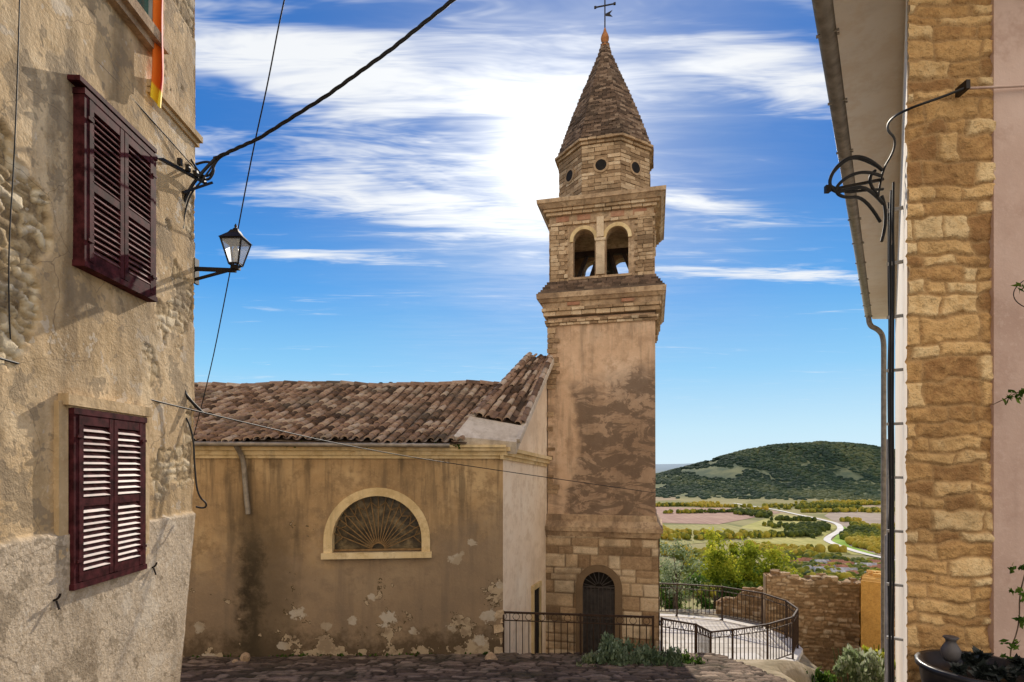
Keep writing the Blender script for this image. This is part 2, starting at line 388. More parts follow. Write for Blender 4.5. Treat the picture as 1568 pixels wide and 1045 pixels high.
for k in range(1,18):
    a=math.pi*k/18; rr=r_in; x,z=math.cos(a),math.sin(a)
    b.bar(fun(.14*x,-.14,zb+.03+.14*z),fun((rr)*x,-.14,min(zs+rr*z,zb+.22+rr*z)),.009)
for rr in(.14,):
    for k in range(20):
        a0,a1=math.pi*k/20,math.pi*(k+1)/20
        b.bar(fun(rr*math.cos(a0),-.13,zb+.03+rr*math.sin(a0)),fun(rr*math.cos(a1),-.13,zb+.03+rr*math.sin(a1)),.009)
for k in range(9):
    a0=math.pi*k/9;am=math.pi*(k+.5)/9;a1=math.pi*(k+1)/9
    q=lambda r,a:fun(r*math.cos(a),-.13,zs-.1+r*math.sin(a)*1.0)
    b.bar(q(.88,a0),q(.74,am),.008);b.bar(q(.74,am),q(.88,a1),.008)
b.bar(fun(-r_in,-.12,zb+.03),fun(r_in,-.12,zb+.03),.02)
b.obj('lunette_grille',m_ray,church)
def sweepbox(b,a,c,out,o0,o1,z0,z1,za=0,t=.5,tb=0):
    a=Vector(a);c=Vector(c)
    v=[a+out*o0,a+out*o1,c+out*o1,c+out*o0]
    pts=[Vector((p.x,p.y,z0+(za if i in(2,3) else 0))) for i,p in enumerate(v)]+[Vector((p.x,p.y,z1+(za if i in(2,3) else 0))) for i,p in enumerate(v)]
    k=len(b.v); b.v+=[tuple(p) for p in pts]; b.t+=[(t,1,0,1)]*8
    for f in((0,3,2,1),(4,5,6,7),(0,1,5,4),(1,2,6,5),(2,3,7,6),(3,0,4,7)): b.f.append(tuple(k+i for i in f))
b=Batch()
sn=Vector((SD.y,-SD.x,0))
for o,z0,z1 in((.05,.17,.235),(.10,.237,.33),(.19,.332,.40),(.24,.402,.455)):
    sweepbox(b,FW(-13,0,0),FW(-.15,0,0),fn,-.02,o,z0,z1)
for o,z0,z1 in((.05,.16,.235),(.11,.237,.33),(.18,.332,.41)):
    sweepbox(b,c0-SD*.12,c0+SD*3.1,sn,-.02,o,z0,z1,-.16)
b.obj('eave_cornice',m_trim,church)
t1=3.25; tp=c0+SD*t1
v=[(c0.x,c0.y,-6),(cR.x,cR.y,-6),(cR.x,cR.y,.4),(tp.x,tp.y,2.78),(c0.x,c0.y,.45)]
v=[Vector(q) for q in v]; v2=[q-sn*.4 for q in v]
n=5; f=[(0,1,2,3,4),(9,8,7,6,5)]+[(i,n+i,n+(i+1)%n,(i+1)%n) for i in range(n)]
sw=mk('side_wall',v+v2,f,m_side,church); recalc(sw)
mk('back_wall',[(cR.x,cR.y,-6),(-13,20,-6),(-13,20,.5),(cR.x,cR.y,.5)],[(0,1,2,3)],m_side,church)
mk('west_wall',[(-13,Yw(-13),-6),(-13,20,-6),(-13,20,.5),(-13,15.2,2.1),(-13,Yw(-13),.4)],[(0,1,2,3,4)],m_side,church)
b=Batch(); q=c0+SD*2.25
b.box(q+sn*.0+Vector((0,0,-3.9)),SD*.24,sn*.012,Vector((0,0,.85)),.1); b.obj('side_door',m_dark,church)
b=Batch()
for s_ in(-.29,.29): b.box(q+SD*s_+Vector((0,0,-3.9)),SD*.05,sn*.05,Vector((0,0,.9)))
b.box(q+Vector((0,0,-2.95)),SD*.36,sn*.055,Vector((0,0,.06))); b.obj('side_door_frame',m_trim,church)
b=Batch(); z=-4.3
while z<-2.6:
    h_=random.uniform(.10,.2); w_=random.uniform(.05,.22)
    if random.random()<.75: b.box(FW(-.19-w_/2+.006,.0,z+h_/2),fw*(w_/2),fn*.012,Vector((0,0,h_/2-.01)),random.uniform(.6,1),.02)
    z+=h_
b.obj('exposed_corner_stones',m_ashlar,church)
def tiles(b,pf,ncol,nrow,seed,lift=.02):
    rng=random.Random(seed)
    for i in range(ncol):
        jc=rng.uniform(-.12,.12)
        for kind in(0,1):
            for j in range(nrow):
                s=(i+(.5 if kind else 0)+rng.uniform(-.07,.07))/ncol
                if s>1 or s<0: continue
                t0=(j+rng.uniform(-.16,.16)+jc*.4)/nrow; t1_=t0+1.28/nrow
                t0=max(t0,-.02); t1_=min(t1_,1.0)
                a=pf(s,t0); c=pf(s,t1_); e=(pf(min(s+.5/ncol,1.2),t0)-pf(s-.5/ncol,t0)); w=e.length; e.normalize()
                ax_=(c-a).normalized(); nn=e.cross(ax_).normalized()
                if nn.z<0: nn=-nn
                base=len(b.v); tone=min(1,max(0,rng.gauss(.5,.28)))
                for (pt,r,l) in((a,w*.36,.035+lift),(c,w*.29,.006+lift)):
                    for k in range(7):
                        th=math.pi*k/6
                        if kind: q=pt+e*(r*math.cos(th))+nn*(r*.85*math.sin(th)+l)
                        else: q=pt+e*(r*1.05*math.cos(th))+nn*(-r*.6*math.sin(th)+l*.5+.01+r*.3)
                        b.v.append(tuple(q)); b.t.append((tone*(.95 if kind else .4),1,0,1))
                for k in range(6): b.f.append((base+k,base+k+1,base+8+k,base+7+k))
                if kind:
                    bb=len(b.v)
                    for k in range(7):
                        th=math.pi*k/6; q=a+e*(w*.30*math.cos(th))+nn*(w*.30*.8*math.sin(th)+.02+lift)
                        b.v.append(tuple(q)); b.t.append((min(1,tone*.8+.4),1,0,1))
                    for k in range(6): b.f.append((base+k+1,base+k,bb+k,bb+k+1))
def bil(A,B,C,D,sag=0):
    A,B,C,D=map(Vector,(A,B,C,D))
    def f(s,t):
        p=(A*(1-s)+B*s)*(1-t)+(D*(1-s)+C*s)*t
        p=p.copy(); p.z+=-sag*math.sin(math.pi*min(max(t,0),1))*.5+.03*math.sin(s*19+t*3)+.02*math.sin(s*47+1-t*5)
        return p
    return f
def under(name,pf,n,mat,off):
    U,V=np.meshgrid(np.linspace(0,1,n),np.linspace(0,1,12),indexing='ij')
    Q=np.array([[tuple(pf(U[i,j],V[i,j])) for j in range(12)] for i in range(n)])
    return grid(name,Q[...,0],Q[...,1],Q[...,2]-off,mat,church)
pf=bil((-13,Yw(-13)-.28,.50),(-.95,Yw(-.95)-.28,.50),(-.12,15.7,2.22),(-13,15.2,2.13),.1)
b=Batch(); tiles(b,pf,58,16,3); b.obj('roof_tiles',m_tile,church,True); under('roof_deck',pf,60,m_core,.03)
rpf=bil((1.9,20.2,.5),(-13,20.2,.5),(-13,15.2,2.13),(-.12,15.7,2.22))
b=Batch(); tiles(b,rpf,50,14,5); b.obj('rear_roof_tiles',m_tile,church,True)
under('rear_roof_deck',rpf,30,m_core,.03)
A_=P(698,667,11.75); B_=P(789,676,11.95); C_=P(845,547,15.15); D_=P(812,545,15.3)
A2=A_+(D_-A_)*.17+Vector((.05,0,.03)); B2=B_+(C_-B_)*.14+Vector((0,0,.05))
ps=bil(A2,B2,C_,D_)
b=Batch(); tiles(b,ps,5,14,9); b.obj('gable_roof_tiles',m_tile,church,True); under('gable_roof_deck',ps,10,m_core,.04)
mk('raised_roof_skirt',[A2-Vector((0,0,.03)),D_-Vector((0,0,.03)),(D_.x,D_.y,1.9),(A2.x,A2.y,.3)],[(0,1,2,3)],m_mortar,church)
mk('gable_infill',[D_-Vector((0,0,.04)),C_-Vector((0,0,.04)),(C_.x,C_.y,.5),(D_.x,D_.y,.5)],[(0,1,2,3)],m_mortar,church)
em=[A_+Vector((-.04,-.06,-.02)),B_+Vector((.02,-.08,-.02)),B2+Vector((.02,-.06,-.03)),A2+Vector((-.08,-.03,.02))]
em2=[p+Vector((0,.1,-.25)) for p in em]
mk('eave_mortar_bed',em+em2,[(0,1,2,3),(4,7,6,5),(0,4,5,1),(1,5,6,2),(2,6,7,3),(3,7,4,0)],m_mortar,church)
b=Batch(); b.bar(B_+Vector((.05,0,.0)),C_+Vector((.05,0,.0)),.055,.7); b.bar(A2+Vector((-.02,0,.0)),D_+Vector((-.02,0,.0)),.03,.5); b.obj('gable_verge',m_mortar,church)
b=Batch()
for (p0,p1) in((B2+Vector((.0,0,.03)),C_+Vector((0,0,.06))),(A2+Vector((-.01,0,.05)),D_+Vector((-.01,0,.05)))):
    n_=12
    for i in range(n_):
        a=p0.lerp(p1,i/n_); c=p0.lerp(p1,min(1,(i+1.2)/n_)); base=len(b.v); tt=random.uniform(.1,.95)
        e=Vector((1,-.2,0)).normalized(); nn=e.cross((c-a).normalized()); nn=nn if nn.z>0 else -nn
        for pt,r in((a,.085),(c,.065)):
            for k in range(7):
                th=math.pi*k/6; b.v.append(tuple(pt+e*r*math.cos(th)+nn*(r*.9*math.sin(th)))); b.t.append((tt,1,0,1))
        for k in range(6): b.f.append((base+k,base+k+1,base+8+k,base+7+k))
b.obj('verge_tiles',m_tile,church,True)
b=Batch()
for i in range(34):
    s0=.0+i/34; a=pf(s0,1); c=pf(min(1,s0+1.15/34),1); base=len(b.v); t_=random.uniform(.1,.9)
    for pt,r in((a,.12),(c,.10)):
        for k in range(7):
            th=math.pi*k/6; b.v.append((pt.x,pt.y+r*math.cos(th),pt.z+.02+r*math.sin(th))); b.t.append((t_,1,0,1))
    for k in range(6): b.f.append((base+k,base+k+1,base+8+k,base+7+k))
b.obj('ridge_tiles',m_tile,church,True)
curve('gutter',[FW(-13,.34,.47),FW(-1.3,.34,.43)],.045,m_gut,church,bez=False)
curve('downpipe',[FW(-5.45,.3,.42),FW(-5.42,.12,.25),FW(-5.38,.07,.05),FW(-5.36,.07,-.4),FW(-5.3,.07,-.95)],.05,m_gut,church)
# ------------------------------------------------------------------ bell tower
tower=empty('bell_tower')
W=2.78; TA=Vector((.93,15,0)); TU=Vector((.97,-.242,0)).normalized(); TV=Vector((.242,.97,0)).normalized()
def T(u,v,z): return TA+TU*u+TV*v+Vector((0,0,z))
def ring(name,z0,p0,z1,p1,mat):
    v=[T(-p0,-p0,z0),T(W+p0,-p0,z0),T(W+p0,W+p0,z0),T(-p0,W+p0,z0),T(-p1,-p1,z1),T(W+p1,-p1,z1),T(W+p1,W+p1,z1),T(-p1,W+p1,z1)]
    return mk(name,v,[(3,2,1,0),(4,5,6,7),(0,1,5,4),(1,2,6,5),(2,3,7,6),(3,0,4,7)],mat,tower)
ring('shaft',-6.5,0,3.93,-.02,m_tower)
ducx=W*(919-838)/166.0; dr=.44; dzs=-3.1
hole=lambda U,V:((np.abs(U-(ducx+.06))<dr)&(V<dzs))|((U-(ducx+.06))**2+(V-dzs)**2<dr**2)
sides=[(T(-.06,-.06,0),TU,-TV),(T(W+.06,-.06,0),TV,TU),(T(W+.06,W+.06,0),-TU,TV),(T(-.06,W+.06,0),-TV,-TU)]
for i,(o,ud,nd) in enumerate(sides):
    panel('ashlar_base',o,ud,nd,W+.12,-6.5,-1.62,.03,.27,.5,20+i,m_ashlar,tower,.035,.012,hole if i==0 else None,.025,.015)
ring('base_cap_lower',-1.80,.10,-1.66,.13,m_cornice); ring('base_cap_mid',-1.66,.17,-1.55,.17,m_cornice)
ring('base_cap_upper',-1.55,.13,-1.40,.05,m_cornice); ring('base_cap_top',-1.40,.03,-1.24,.02,m_cornice)
fd=lambda a,d,z:T(ducx+a,-d,z)
ringarch('door_surround',dr-.03,dr+.15,-5.3,dzs,fd,0.0,.135,m_ashlar,tower)
extr('door_recess',archpts(dr,-5.3,dzs),fd,.012,.02,m_dark,tower)
b=Batch()
for s_ in(-1,1):
    b.box(fd(s_*.21,.03,-4.15),TU*.195,TV*.01,Vector((0,0,1.0)))
for k in range(9):
    a=math.pi*(k+.5)/9; b.bar(fd(.10*math.cos(a),.06,dzs+.10*math.sin(a)),fd(.42*math.cos(a),.06,dzs+.42*math.sin(a)),.010)
b.bar(fd(-.43,.06,dzs),fd(.43,.06,dzs),.02); b.bar(fd(-.43,.06,-3.9),fd(.43,.06,-3.9),.018)
for k in range(9): b.bar(fd(-.40+k*.10,.07,-5.0),fd(-.40+k*.10,.07,dzs),.012)
b.obj('door_leaves',simple('grey_iron_grille',(.07,.06,.055),.6,.2),tower)
def course_square(b,p,z,h,thick,bl,tl=0,th_=1,j=.006,rng=random):
    for k,(u0,v0,du,dv) in enumerate(((-p,-p,1,0),(W+p,-p,0,1),(W+p,W+p,-1,0),(-p,W+p,0,-1))):
        L=W+2*p; x=-rng.uniform(0,bl*.5)
        D=TU*du+TV*dv; Nn=TV*du-TU*dv
        while x<L:
            e=min(x+bl*rng.uniform(.8,1.2),L); s=max(x,0)
            if e-s>.03:
                c=T(u0,v0,z+h/2)+D*((s+e)/2)+Nn*(thick/2)
                b.box(c,D*((e-s)/2-.006),Nn*(thick/2),Vector((0,0,h/2-.005)),rng.uniform(tl,th_),j)
            x=e
b=Batch(); z=-1.2; k=0
while z<3.6:
    h_=random.uniform(.09,.15)
    if random.random()<.55 and (z>2.2 or z<-.2 or random.random()<.3):
        wd=random.uniform(.12,.34)
        b.box(T(wd/2,.0,z+h_/2),TU*(wd/2),TV*.012,Vector((0,0,h_/2-.008)),random.uniform(0,.6),.008)
    z+=h_
z=3.70
for p_,h_ in((.03,.07),(.06,.07)): course_square(b,p_,z,h_,.2,.2); z+=h_
course_square(b,.09,3.94,.12,.25,.34,.3,1); course_square(b,.13,4.06,.08,.3,.3)
b.obj('lower_cornice_courses',m_ashlar,tower)
ring('lower_cornice_core',3.9,-.02,4.2,.1,m_core)
ring('lower_cornice_frieze',4.14,.10,4.28,.12,m_cornice); ring('lower_cornice_b',4.28,.16,4.37,.22,m_cornice); ring('lower_cornice_c',4.37,.24,4.50,.25,m_cornice)
ring('lower_cornice_top',4.50,.22,4.56,.20,m_core); ring('belfry_plinth',4.56,.16,4.80,-.03,m_cornice)
b=Batch()
for k in(1,4): b.box(T(.25+k*.46,-.13,4.22),TU*.16,TV*.012,Vector((0,0,.04)))
b.obj('cornice_red_blocks',m_red,tower)
b=Batch()
for p_,h_,z_ in((.155,.07,4.565),(.11,.07,4.64),(.06,.07,4.71),(.01,.08,4.785)): course_square(b,p_,z_,h_,.25,.24,0,.7)
b.obj('plinth_courses',m_brick,tower)
IN=.08; BW=W-2*IN; zb0,zb1=4.80,6.45; aw=.285; a1,a2=.955-IN,1.81-IN
defs=[(T(IN,IN,0),TU,TV),(T(W-IN,IN,0),TV,-TU),(T(W-IN,W-IN,0),-TU,-TV),(T(IN,W-IN,0),-TV,TU)]
for i,(o,D,Nn) in enumerate(defs):
    fb=lambda a,d,z,o=o,D=D,Nn=Nn:o+D*a+Nn*d+Vector((0,0,z))
    e0=0 if i%2==0 else .31
    w_=extr('belfry_wall',[(e0,zb0),(BW-e0,zb0),(BW-e0,zb1),(e0,zb1)],fb,0,.3,m_cornice,tower); recalc(w_)
    cs=[]
    for ac in(a1,a2):
        c=extr('c',archpts(aw,4.93,5.91,16),lambda a,d,z,fb=fb,ac=ac:fb(ac+a,d,z),-.3,.6,None); recalc(c); cs.append(c)
    boolean(w_,cs)
    for ac in(a1,a2):
        fo=lambda a,d,z,fb=fb,ac=ac:fb(ac+a,-d,z)
        ringarch('belfry_arch_trim',aw-.008,aw+.085,5.88,5.91,fo,-.02,.04,m_trim,tower)
        b=Batch(); b.box(fb(ac,-.03,4.90),D*(aw+.1),Nn*.07,Vector((0,0,.03)),.8); b.obj('belfry_sill',m_cornice,tower)
    b=Batch()
    mid=(a1+a2)/2
    b.box(fb(mid,-.02,5.42),D*.11,Nn*.035,Vector((0,0,.44)),.95); b.box(fb(mid,-.03,5.88),D*.135,Nn*.05,Vector((0,0,.035)),.95)
    b.box(fb(mid,-.03,6.2),D*.09,Nn*.045,Vector((0,0,.26)),.9)
    for sx in(0,1):
        z=4.86; k=0
        while z<6.40:
            h_=random.uniform(.085,.12); wd=.46 if k%2 else .38
            x0=0
            while x0<wd-.02:
                l=min(random.uniform(.16,.26),wd-x0); xc=x0+l/2
                xx=xc if sx==0 else BW-xc
                b.box(fb(xx,.02,z+h_/2),D*(l/2-.006),Nn*.065,Vector((0,0,h_/2-.006)),random.uniform(0,.75),.006)
                x0+=l
            z+=h_; k+=1
    b.obj('belfry_piers',m_ashlar,tower)
    b=Batch()
    for cx_ in(.32,.98-.1,BW-.98+.1,BW-.32): b.box(fb(cx_,-.012,6.5),D*.17,Nn*.03,Vector((0,0,.07)))
    b.obj('frieze_panels',m_red,tower)
ring('belfry_floor',4.7,-.1,4.86,-.3,m_core)
ring('upper_frieze',6.40,-.05,6.60,-.05,m_cornice)
b=Batch(); course_square(b,-.02,6.33,.075,.12,.22,.4,1); course_square(b,.03,6.585,.08,.3,.26,.3,1); course_square(b,.09,6.665,.08,.3,.3,.2,.9); b.obj('upper_cornice_courses',m_ashlar,tower)
ring('upper_cornice_b',6.745,.13,6.85,.21,m_cornice); ring('upper_cornice_c',6.85,.235,6.95,.245,m_cornice); ring('upper_cornice_top',6.95,.22,7.02,.05,m_core)
cc=T(W/2,W/2,0)
lathe('bell',[(.04,.62),(.16,.6),(.2,.5),(.24,.25),(.3,.08),(.36,0),(.33,0),(.2,.3)],(cc.x,cc.y,5.35),m_bronze,tower)
b=Batch(); b.bar(T(.3,W/2,6.02),T(W-.3,W/2,6.02),.07)
for s_ in(-1,1):
    b.bar(T(W/2-.5*s_,W/2,6.0),T(W/2-.95*s_,W/2,4.85),.045); b.bar(T(W/2-.45*s_,W/2-.5,4.85),T(W/2-.15*s_,W/2-.1,6.0),.04)
b.obj('bell_frame',m_iron2,tower)
def octcourse(b,a,z,h,bl,tl,th_,thick=.10,j=.006,odd=0):
    L=2*a*math.tan(math.pi/8)
    for k in range(8):
        an=math.radians(45*k); Nn=(TU*math.sin(an)-TV*math.cos(an)); D=(TU*math.cos(an)+TV*math.sin(an))
        n_=max(1,round(L/bl))
        edges=[0]+[(i+(.5 if odd else 0))/n_ for i in range(0 if odd else 1,n_)]+[1]
        for e0,e1 in zip(edges[:-1],edges[1:]):
            if e1-e0<.02: continue
            c=Vector((cc.x,cc.y,z+h/2))+Nn*(a-thick/2+random.uniform(-.009,.009))+D*(((e0+e1)/2-.5)*L)
            b.box(c,D*((e1-e0)*L/2-.005),Nn*(thick/2),Vector((0,0,h/2-.006)),random.uniform(tl,th_),j)
def octcore(name,prof,mat):
    v=[];f=[]
    for a,z in prof:
        R=a/math.cos(math.pi/8)
        for k in range(8):
            an=math.radians(45*k+22.5); q=cc+(TU*math.sin(an)-TV*math.cos(an))*R; v.append((q.x,q.y,z))
    for i in range(len(prof)-1):
        for k in range(8): f.append((i*8+k,i*8+(k+1)%8,i*8+8+(k+1)%8,i*8+8+k))
    f.append(tuple(range((len(prof)-1)*8,len(prof)*8)))
    return mk(name,v,f,mat,tower)
sp_z=[8.6,9.0,9.57,10.5,11.5,11.85]; sp_a=[1.25,1.12,.925,.58,.185,.10]
b=Batch(); z=7.0; k=0
while z<8.42:
    h_=random.uniform(.075,.13); octcourse(b,1.22,z,h_,.3,.0,.8,odd=k%2); z+=h_; k+=1
octcourse(b,1.27,z,.08,.2,.1,.7,.2); z+=.08; octcourse(b,1.33,z,.07,.22,.1,.6,.25); z+=.07
b.obj('drum_masonry',m_ashlar,tower)
b=Batch(); k=0; z=max(z,8.58)
while z<11.82:
    h_=.066; a=float(np.interp(z,sp_z,sp_a)); octcourse(b,a+.012*(k%2),z,h_,.2,0,.9,.10,.008,odd=k%2); z+=h_; k+=1
b.obj('spire_masonry',m_brick,tower)
octcore('core',[(1.17,6.9),(1.17,8.55),(1.18,8.6)]+[(a-.035,z_) for z_,a in zip(sp_z,sp_a)],m_core)
for k in range(8):
    an=math.radians(45*k); Nn=(TU*math.sin(an)-TV*math.cos(an)); D=(TU*math.cos(an)+TV*math.sin(an))
    c=cc+Nn*1.245+Vector((0,0,7.86)); v=[];f=[]
    for r,o_ in((.145,0),(.20,0),(.20,-.06)):
        for i in range(18):
            th=2*math.pi*i/18; v.append(c+D*(r*math.cos(th))+Vector((0,0,r*math.sin(th)))+Nn*o_)
    for l in range(2):
        for i in range(18): f.append((l*18+i,l*18+(i+1)%18,(l+1)*18+(i+1)%18,(l+1)*18+i))
    mk('oculus_ring',v,f,m_ashlar,tower,[(.3,1,0,1)]*len(v))
    mk('oculus_opening',[c-Nn*.006+D*(.15*math.cos(2*math.pi*i/18))+Vector((0,0,.15*math.sin(2*math.pi*i/18))) for i in range(18)],[tuple(range(18))],m_dark,tower)
lathe('finial',[(.13,0),(.12,.05),(.07,.09),(.07,.13),(.11,.2),(.115,.27),(.09,.35),(.05,.43),(.035,.5),(.02,.55)],(cc.x,cc.y,11.8),m_terra,tower)
b=Batch(); c=Vector((cc.x,cc.y,0))
b.bar(c+Vector((0,0,12.3)),c+Vector((0,0,13.22)),.016)
b.bar(c-TU*.27+Vector((0,0,12.98)),c+TU*.27+Vector((0,0,12.98)),.014)
for q in((-.27,12.98),(.27,12.98),(0,13.22)): b.box(c+TU*q[0]+Vector((0,0,q[1])),TU*.03,TV*.02,Vector((0,0,.03)))
b.quad([c+TU*.02+Vector((0,0,12.75)),c+TU*.22+Vector((0,0,12.82)),c+TU*.14+Vector((0,0,12.72)),c+TU*.22+Vector((0,0,12.62)),c+TU*.02+Vector((0,0,12.68))])
b.obj('iron_cross',m_iron,tower)
# ------------------------------------------------------------------ left house
lh=empty('old_house')
u=np.linspace(-1.5,5.92,500); v=np.arange(-3.6,7.6,.0165); U,V=np.meshgrid(u,v,indexing='ij')
Ycor=np.interp(V,[-3.6,-2.2,-.5,.0,8],[5.35,5.5,5.82,5.86,5.9])+.02*(fbm(V*3,V*0,2)-.5); Yy=np.minimum(U,Ycor)
d,t=rubble(U,V,.085,.13,41,.12); st=sst(.0,.02,d)
nz=fbm(U*2.3,V*2.3,4); nz2=fbm(U*6,V*6,14); nz3=fbm(U*22,V*22,44,3)
m1=sst(1.04,1.0,np.sqrt(((U-3.42)/.46)**2+((V-1.45)/.80)**2)+ (nz-.5)*.9+(nz2-.5)*.3)
m2=sst(.555,.565,fbm(U*2.4+3,V*2.4,22)+ (nz2-.5)*.25)*sst(5.0,5.3,U+(nz-.5)*.9)*sst(-.45,-.3,V)
mk2=np.clip(np.maximum(m1,m2),0,1); low=sst(-.46,-.475,V+(nz2-.5)*.03)*(1-mk2)
dep=np.where(m1>m2,.045,.016)
H=(1-mk2)*(.0+.010*(fbm(U*1.6,V*1.6,7)-.5)+.005*(nz2-.5)+.001*nz3)+mk2*(-dep+dep*.8*st*(.5+.5*t)+.014*(nz3-.5))
H=H+low*(.03+.004*nz3)
tone=tonearr(t*(.3+.7*st)+.15,mk2*np.where(m1>m2,1,.85),low)
Xw=-2.98-.05*Yy+H
grid('street_wall',Xw,Yy,V,m_left,lh,tone)
prism('house_body',[(-3.03+.0,-1.5),(-3.42,5.32),(-9,5.3),(-9,-1.5)][::-1],-4,7.6,m_leftb,lh).location=(-.08,0,0)
mk('end_wall',[(-3.22,5.35,-3.6),(-3.255,5.5,-2.2),(-3.27,5.82,-.5),(-3.275,5.9,7.6),(-9,5.9,7.6),(-9,5.35,-3.6)],[(0,1,2,3,4,5)],m_leftb,lh)
b=Batch(); tiles(b,bil((-2.7,-1.8,7.7),(-2.98,6.2,7.7),(-6.5,6.3,9.0),(-6.5,-1.8,9.0)),36,12,15); b.obj('roof_tiles',m_tile,lh,True)
prism('roof_deck',[(-2.8,-1.7),(-3.05,6.1),(-9.2,6.1),(-9.2,-1.7)][::-1],7.58,7.68,m_leftb,lh)
WD=Vector((-.05,1,0)).normalized(); WN=Vector((1,.05,0)).normalized(); ZZ=Vector((0,0,1))
def LW(Yv,z,off=0): return Vector((-2.98-.05*Yv,Yv,z))+WN*off
b=Batch()
b.box(LW(5.48,3.40,.01),WD*.45,WN*.045,ZZ*.03,.8); b.box(LW(5.48,3.345,.0),WD*.44,WN*.025,ZZ*.024,.8)
b.obj('string_course',m_leftb,lh)
def shutters(y0,y1,z0,z1,off,name='shutters'):
    b=Batch(); sb=Batch(); fr=.045; mid=(y0+y1)/2; h=(z1-z0); zc=(z0+z1)/2
    for yy in(y0+.02,y1-.02): b.box(LW(yy,zc,off*.5+.0),WD*.022,WN*(off*.5+.012),ZZ*(h/2),.5)
    for zz in(z0,z1): b.box(LW(mid,zz,off*.5),WD*((y1-y0)/2+.01),WN*(off*.5+.02),ZZ*.022,.5)
    for (a,c) in((y0+.045,mid-.006),(mid+.006,y1-.045)):
        cy=(a+c)/2; wd=(c-a)/2
        for yy in(a+fr/2,c-fr/2): b.box(LW(yy,zc,off),WD*(fr/2),WN*.018,ZZ*(h/2-.03),.5)
        for zz,hh in((z0+.06,.035),(z1-.06,.035),(zc-.03,.03)): b.box(LW(cy,zz,off),WD*(wd-fr+.002),WN*.016,ZZ*hh,.5)
        for (s0,s1) in((z0+.1,zc-.065),(zc+.005,z1-.1)):
            n_=int((s1-s0)/.046)
            for k in range(n_):
                zz=s0+(k+.5)*(s1-s0)/n_; an=math.radians(-50+random.uniform(-3,3))
                dr_=(WN*math.cos(an)+ZZ*math.sin(an)); nr=dr_.cross(WD).normalized()
                sb.box(LW(cy,zz,off),WD*(wd-fr+.004),dr_*.027,nr*.004,.5)
        for zz in(z0+.18,z1-.18): b.box(LW(a if a<mid-.1 else c,zz,off+.025),WD*.03,WN*.006,ZZ*.01,.5)
    b.obj(name,m_shut,lh); sb.obj(name+'_slats',m_slat,lh)
    b=Batch(); b.box(LW(mid,zc,.018),WD*((y1-y0)/2-.03),WN*.004,ZZ*(h/2-.02)); b.obj(name+'_backing',m_shut,lh)
shutters(4.05,4.91,-.86,.40,.05,name='lower_shutters')
shutters(4.13,5.03,1.48,2.73,.07,name='upper_shutters')
b=Batch()
b.box(LW(4.48,.475,.03),WD*.50,WN*.045,ZZ*.04); b.box(LW(4.48,.43,.02),WD*.47,WN*.03,ZZ*.012)
b.box(LW(3.99,-.2,.012),WD*.045,WN*.022,ZZ*.66);b.box(LW(4.97,-.2,.012),WD*.045,WN*.022,ZZ*.66)
b.obj('lower_window_surround',m_leftb,lh)
b=Batch(); b.box(LW(4.55,2.79,.03),WD*.48,WN*.06,ZZ*.018); b.obj('upper_window_hood',m_shut,lh)
b=Batch(); b.box(LW(4.75,3.80,.05),WD*.42,WN*.07,ZZ*.05); b.box(LW(4.75,3.72,.02),WD*.38,WN*.05,ZZ*.03); b.obj('top_window_sill',m_cornice,lh)
b=Batch()
for yy in(4.42,4.74,5.06): b.box(LW(yy,4.5,.03),WD*.035,WN*.03,ZZ*.65)
b.box(LW(4.74,4.45,.025),WD*.32,WN*.02,ZZ*.03); b.box(LW(4.74,5.15,.025),WD*.36,WN*.03,ZZ*.04)
b.obj('top_window_frame',m_conduit,lh)
mgl=M('green_window_glass',.12,.6); mgl=mgl.col((.04,.14,.11)); b=Batch(); b.box(LW(4.74,4.5,.012),WD*.33,WN*.008,ZZ*.64); b.obj('top_window_glass',mgl,lh)
for yy,zz in((3.9,-.92),(5.05,-.9)):
    curve('shutter_hook',[LW(yy,zz,0),LW(yy,zz,.07),LW(yy,zz+.05,.075)],.008,m_iron,lh)
    curve('shutter_hook_tail',[LW(yy,zz,.05),LW(yy,zz-.06,.07)],.007,m_iron,lh)
b=Batch(); b.bar(LW(5.05,2.77,.05),LW(5.85,2.92,.12),.014); b.bar(LW(5.6,2.7,.02),LW(5.9,2.95,.16),.012)
for k in range(4): b.box(LW(5.35+k*.15,2.87+.02*k,.12),WD*.018,WN*.018,ZZ*.03)
b.obj('cable_bracket',m_iron,lh)
fl=empty('hanging_flag')
U,V=np.meshgrid(np.linspace(0,1,14),np.linspace(0,1,60),indexing='ij')
Xf=-3.195+.105*U*(1-.25*sst(.85,1,V))+.008*np.sin(V*9); Yf=5.06+.05*np.sin(U*8+V*4)*(.4+.6*V)
Zf=5.2-V*1.93-.10*U*V
m=M('flag_cloth',.7); tcu=m.attr()
c=m.ramp(tcu[0],[(0,(.80,.16,.01)),(.6,(.88,.20,.015)),(.72,(.55,.03,.015)),(1,(.50,.02,.015))]); c=m.mix(m.ss(tcu[1],.92,.94),c,(.90,.62,.03)); m.col(c)
grid('flag_cloth',Xf,Yf,Zf,m.m,fl,tonearr(U,V))
curve('flag_pole',[LW(5.06,5.15,0),(-3.02,5.06,5.22)],.012,m_iron,fl,bez=False)
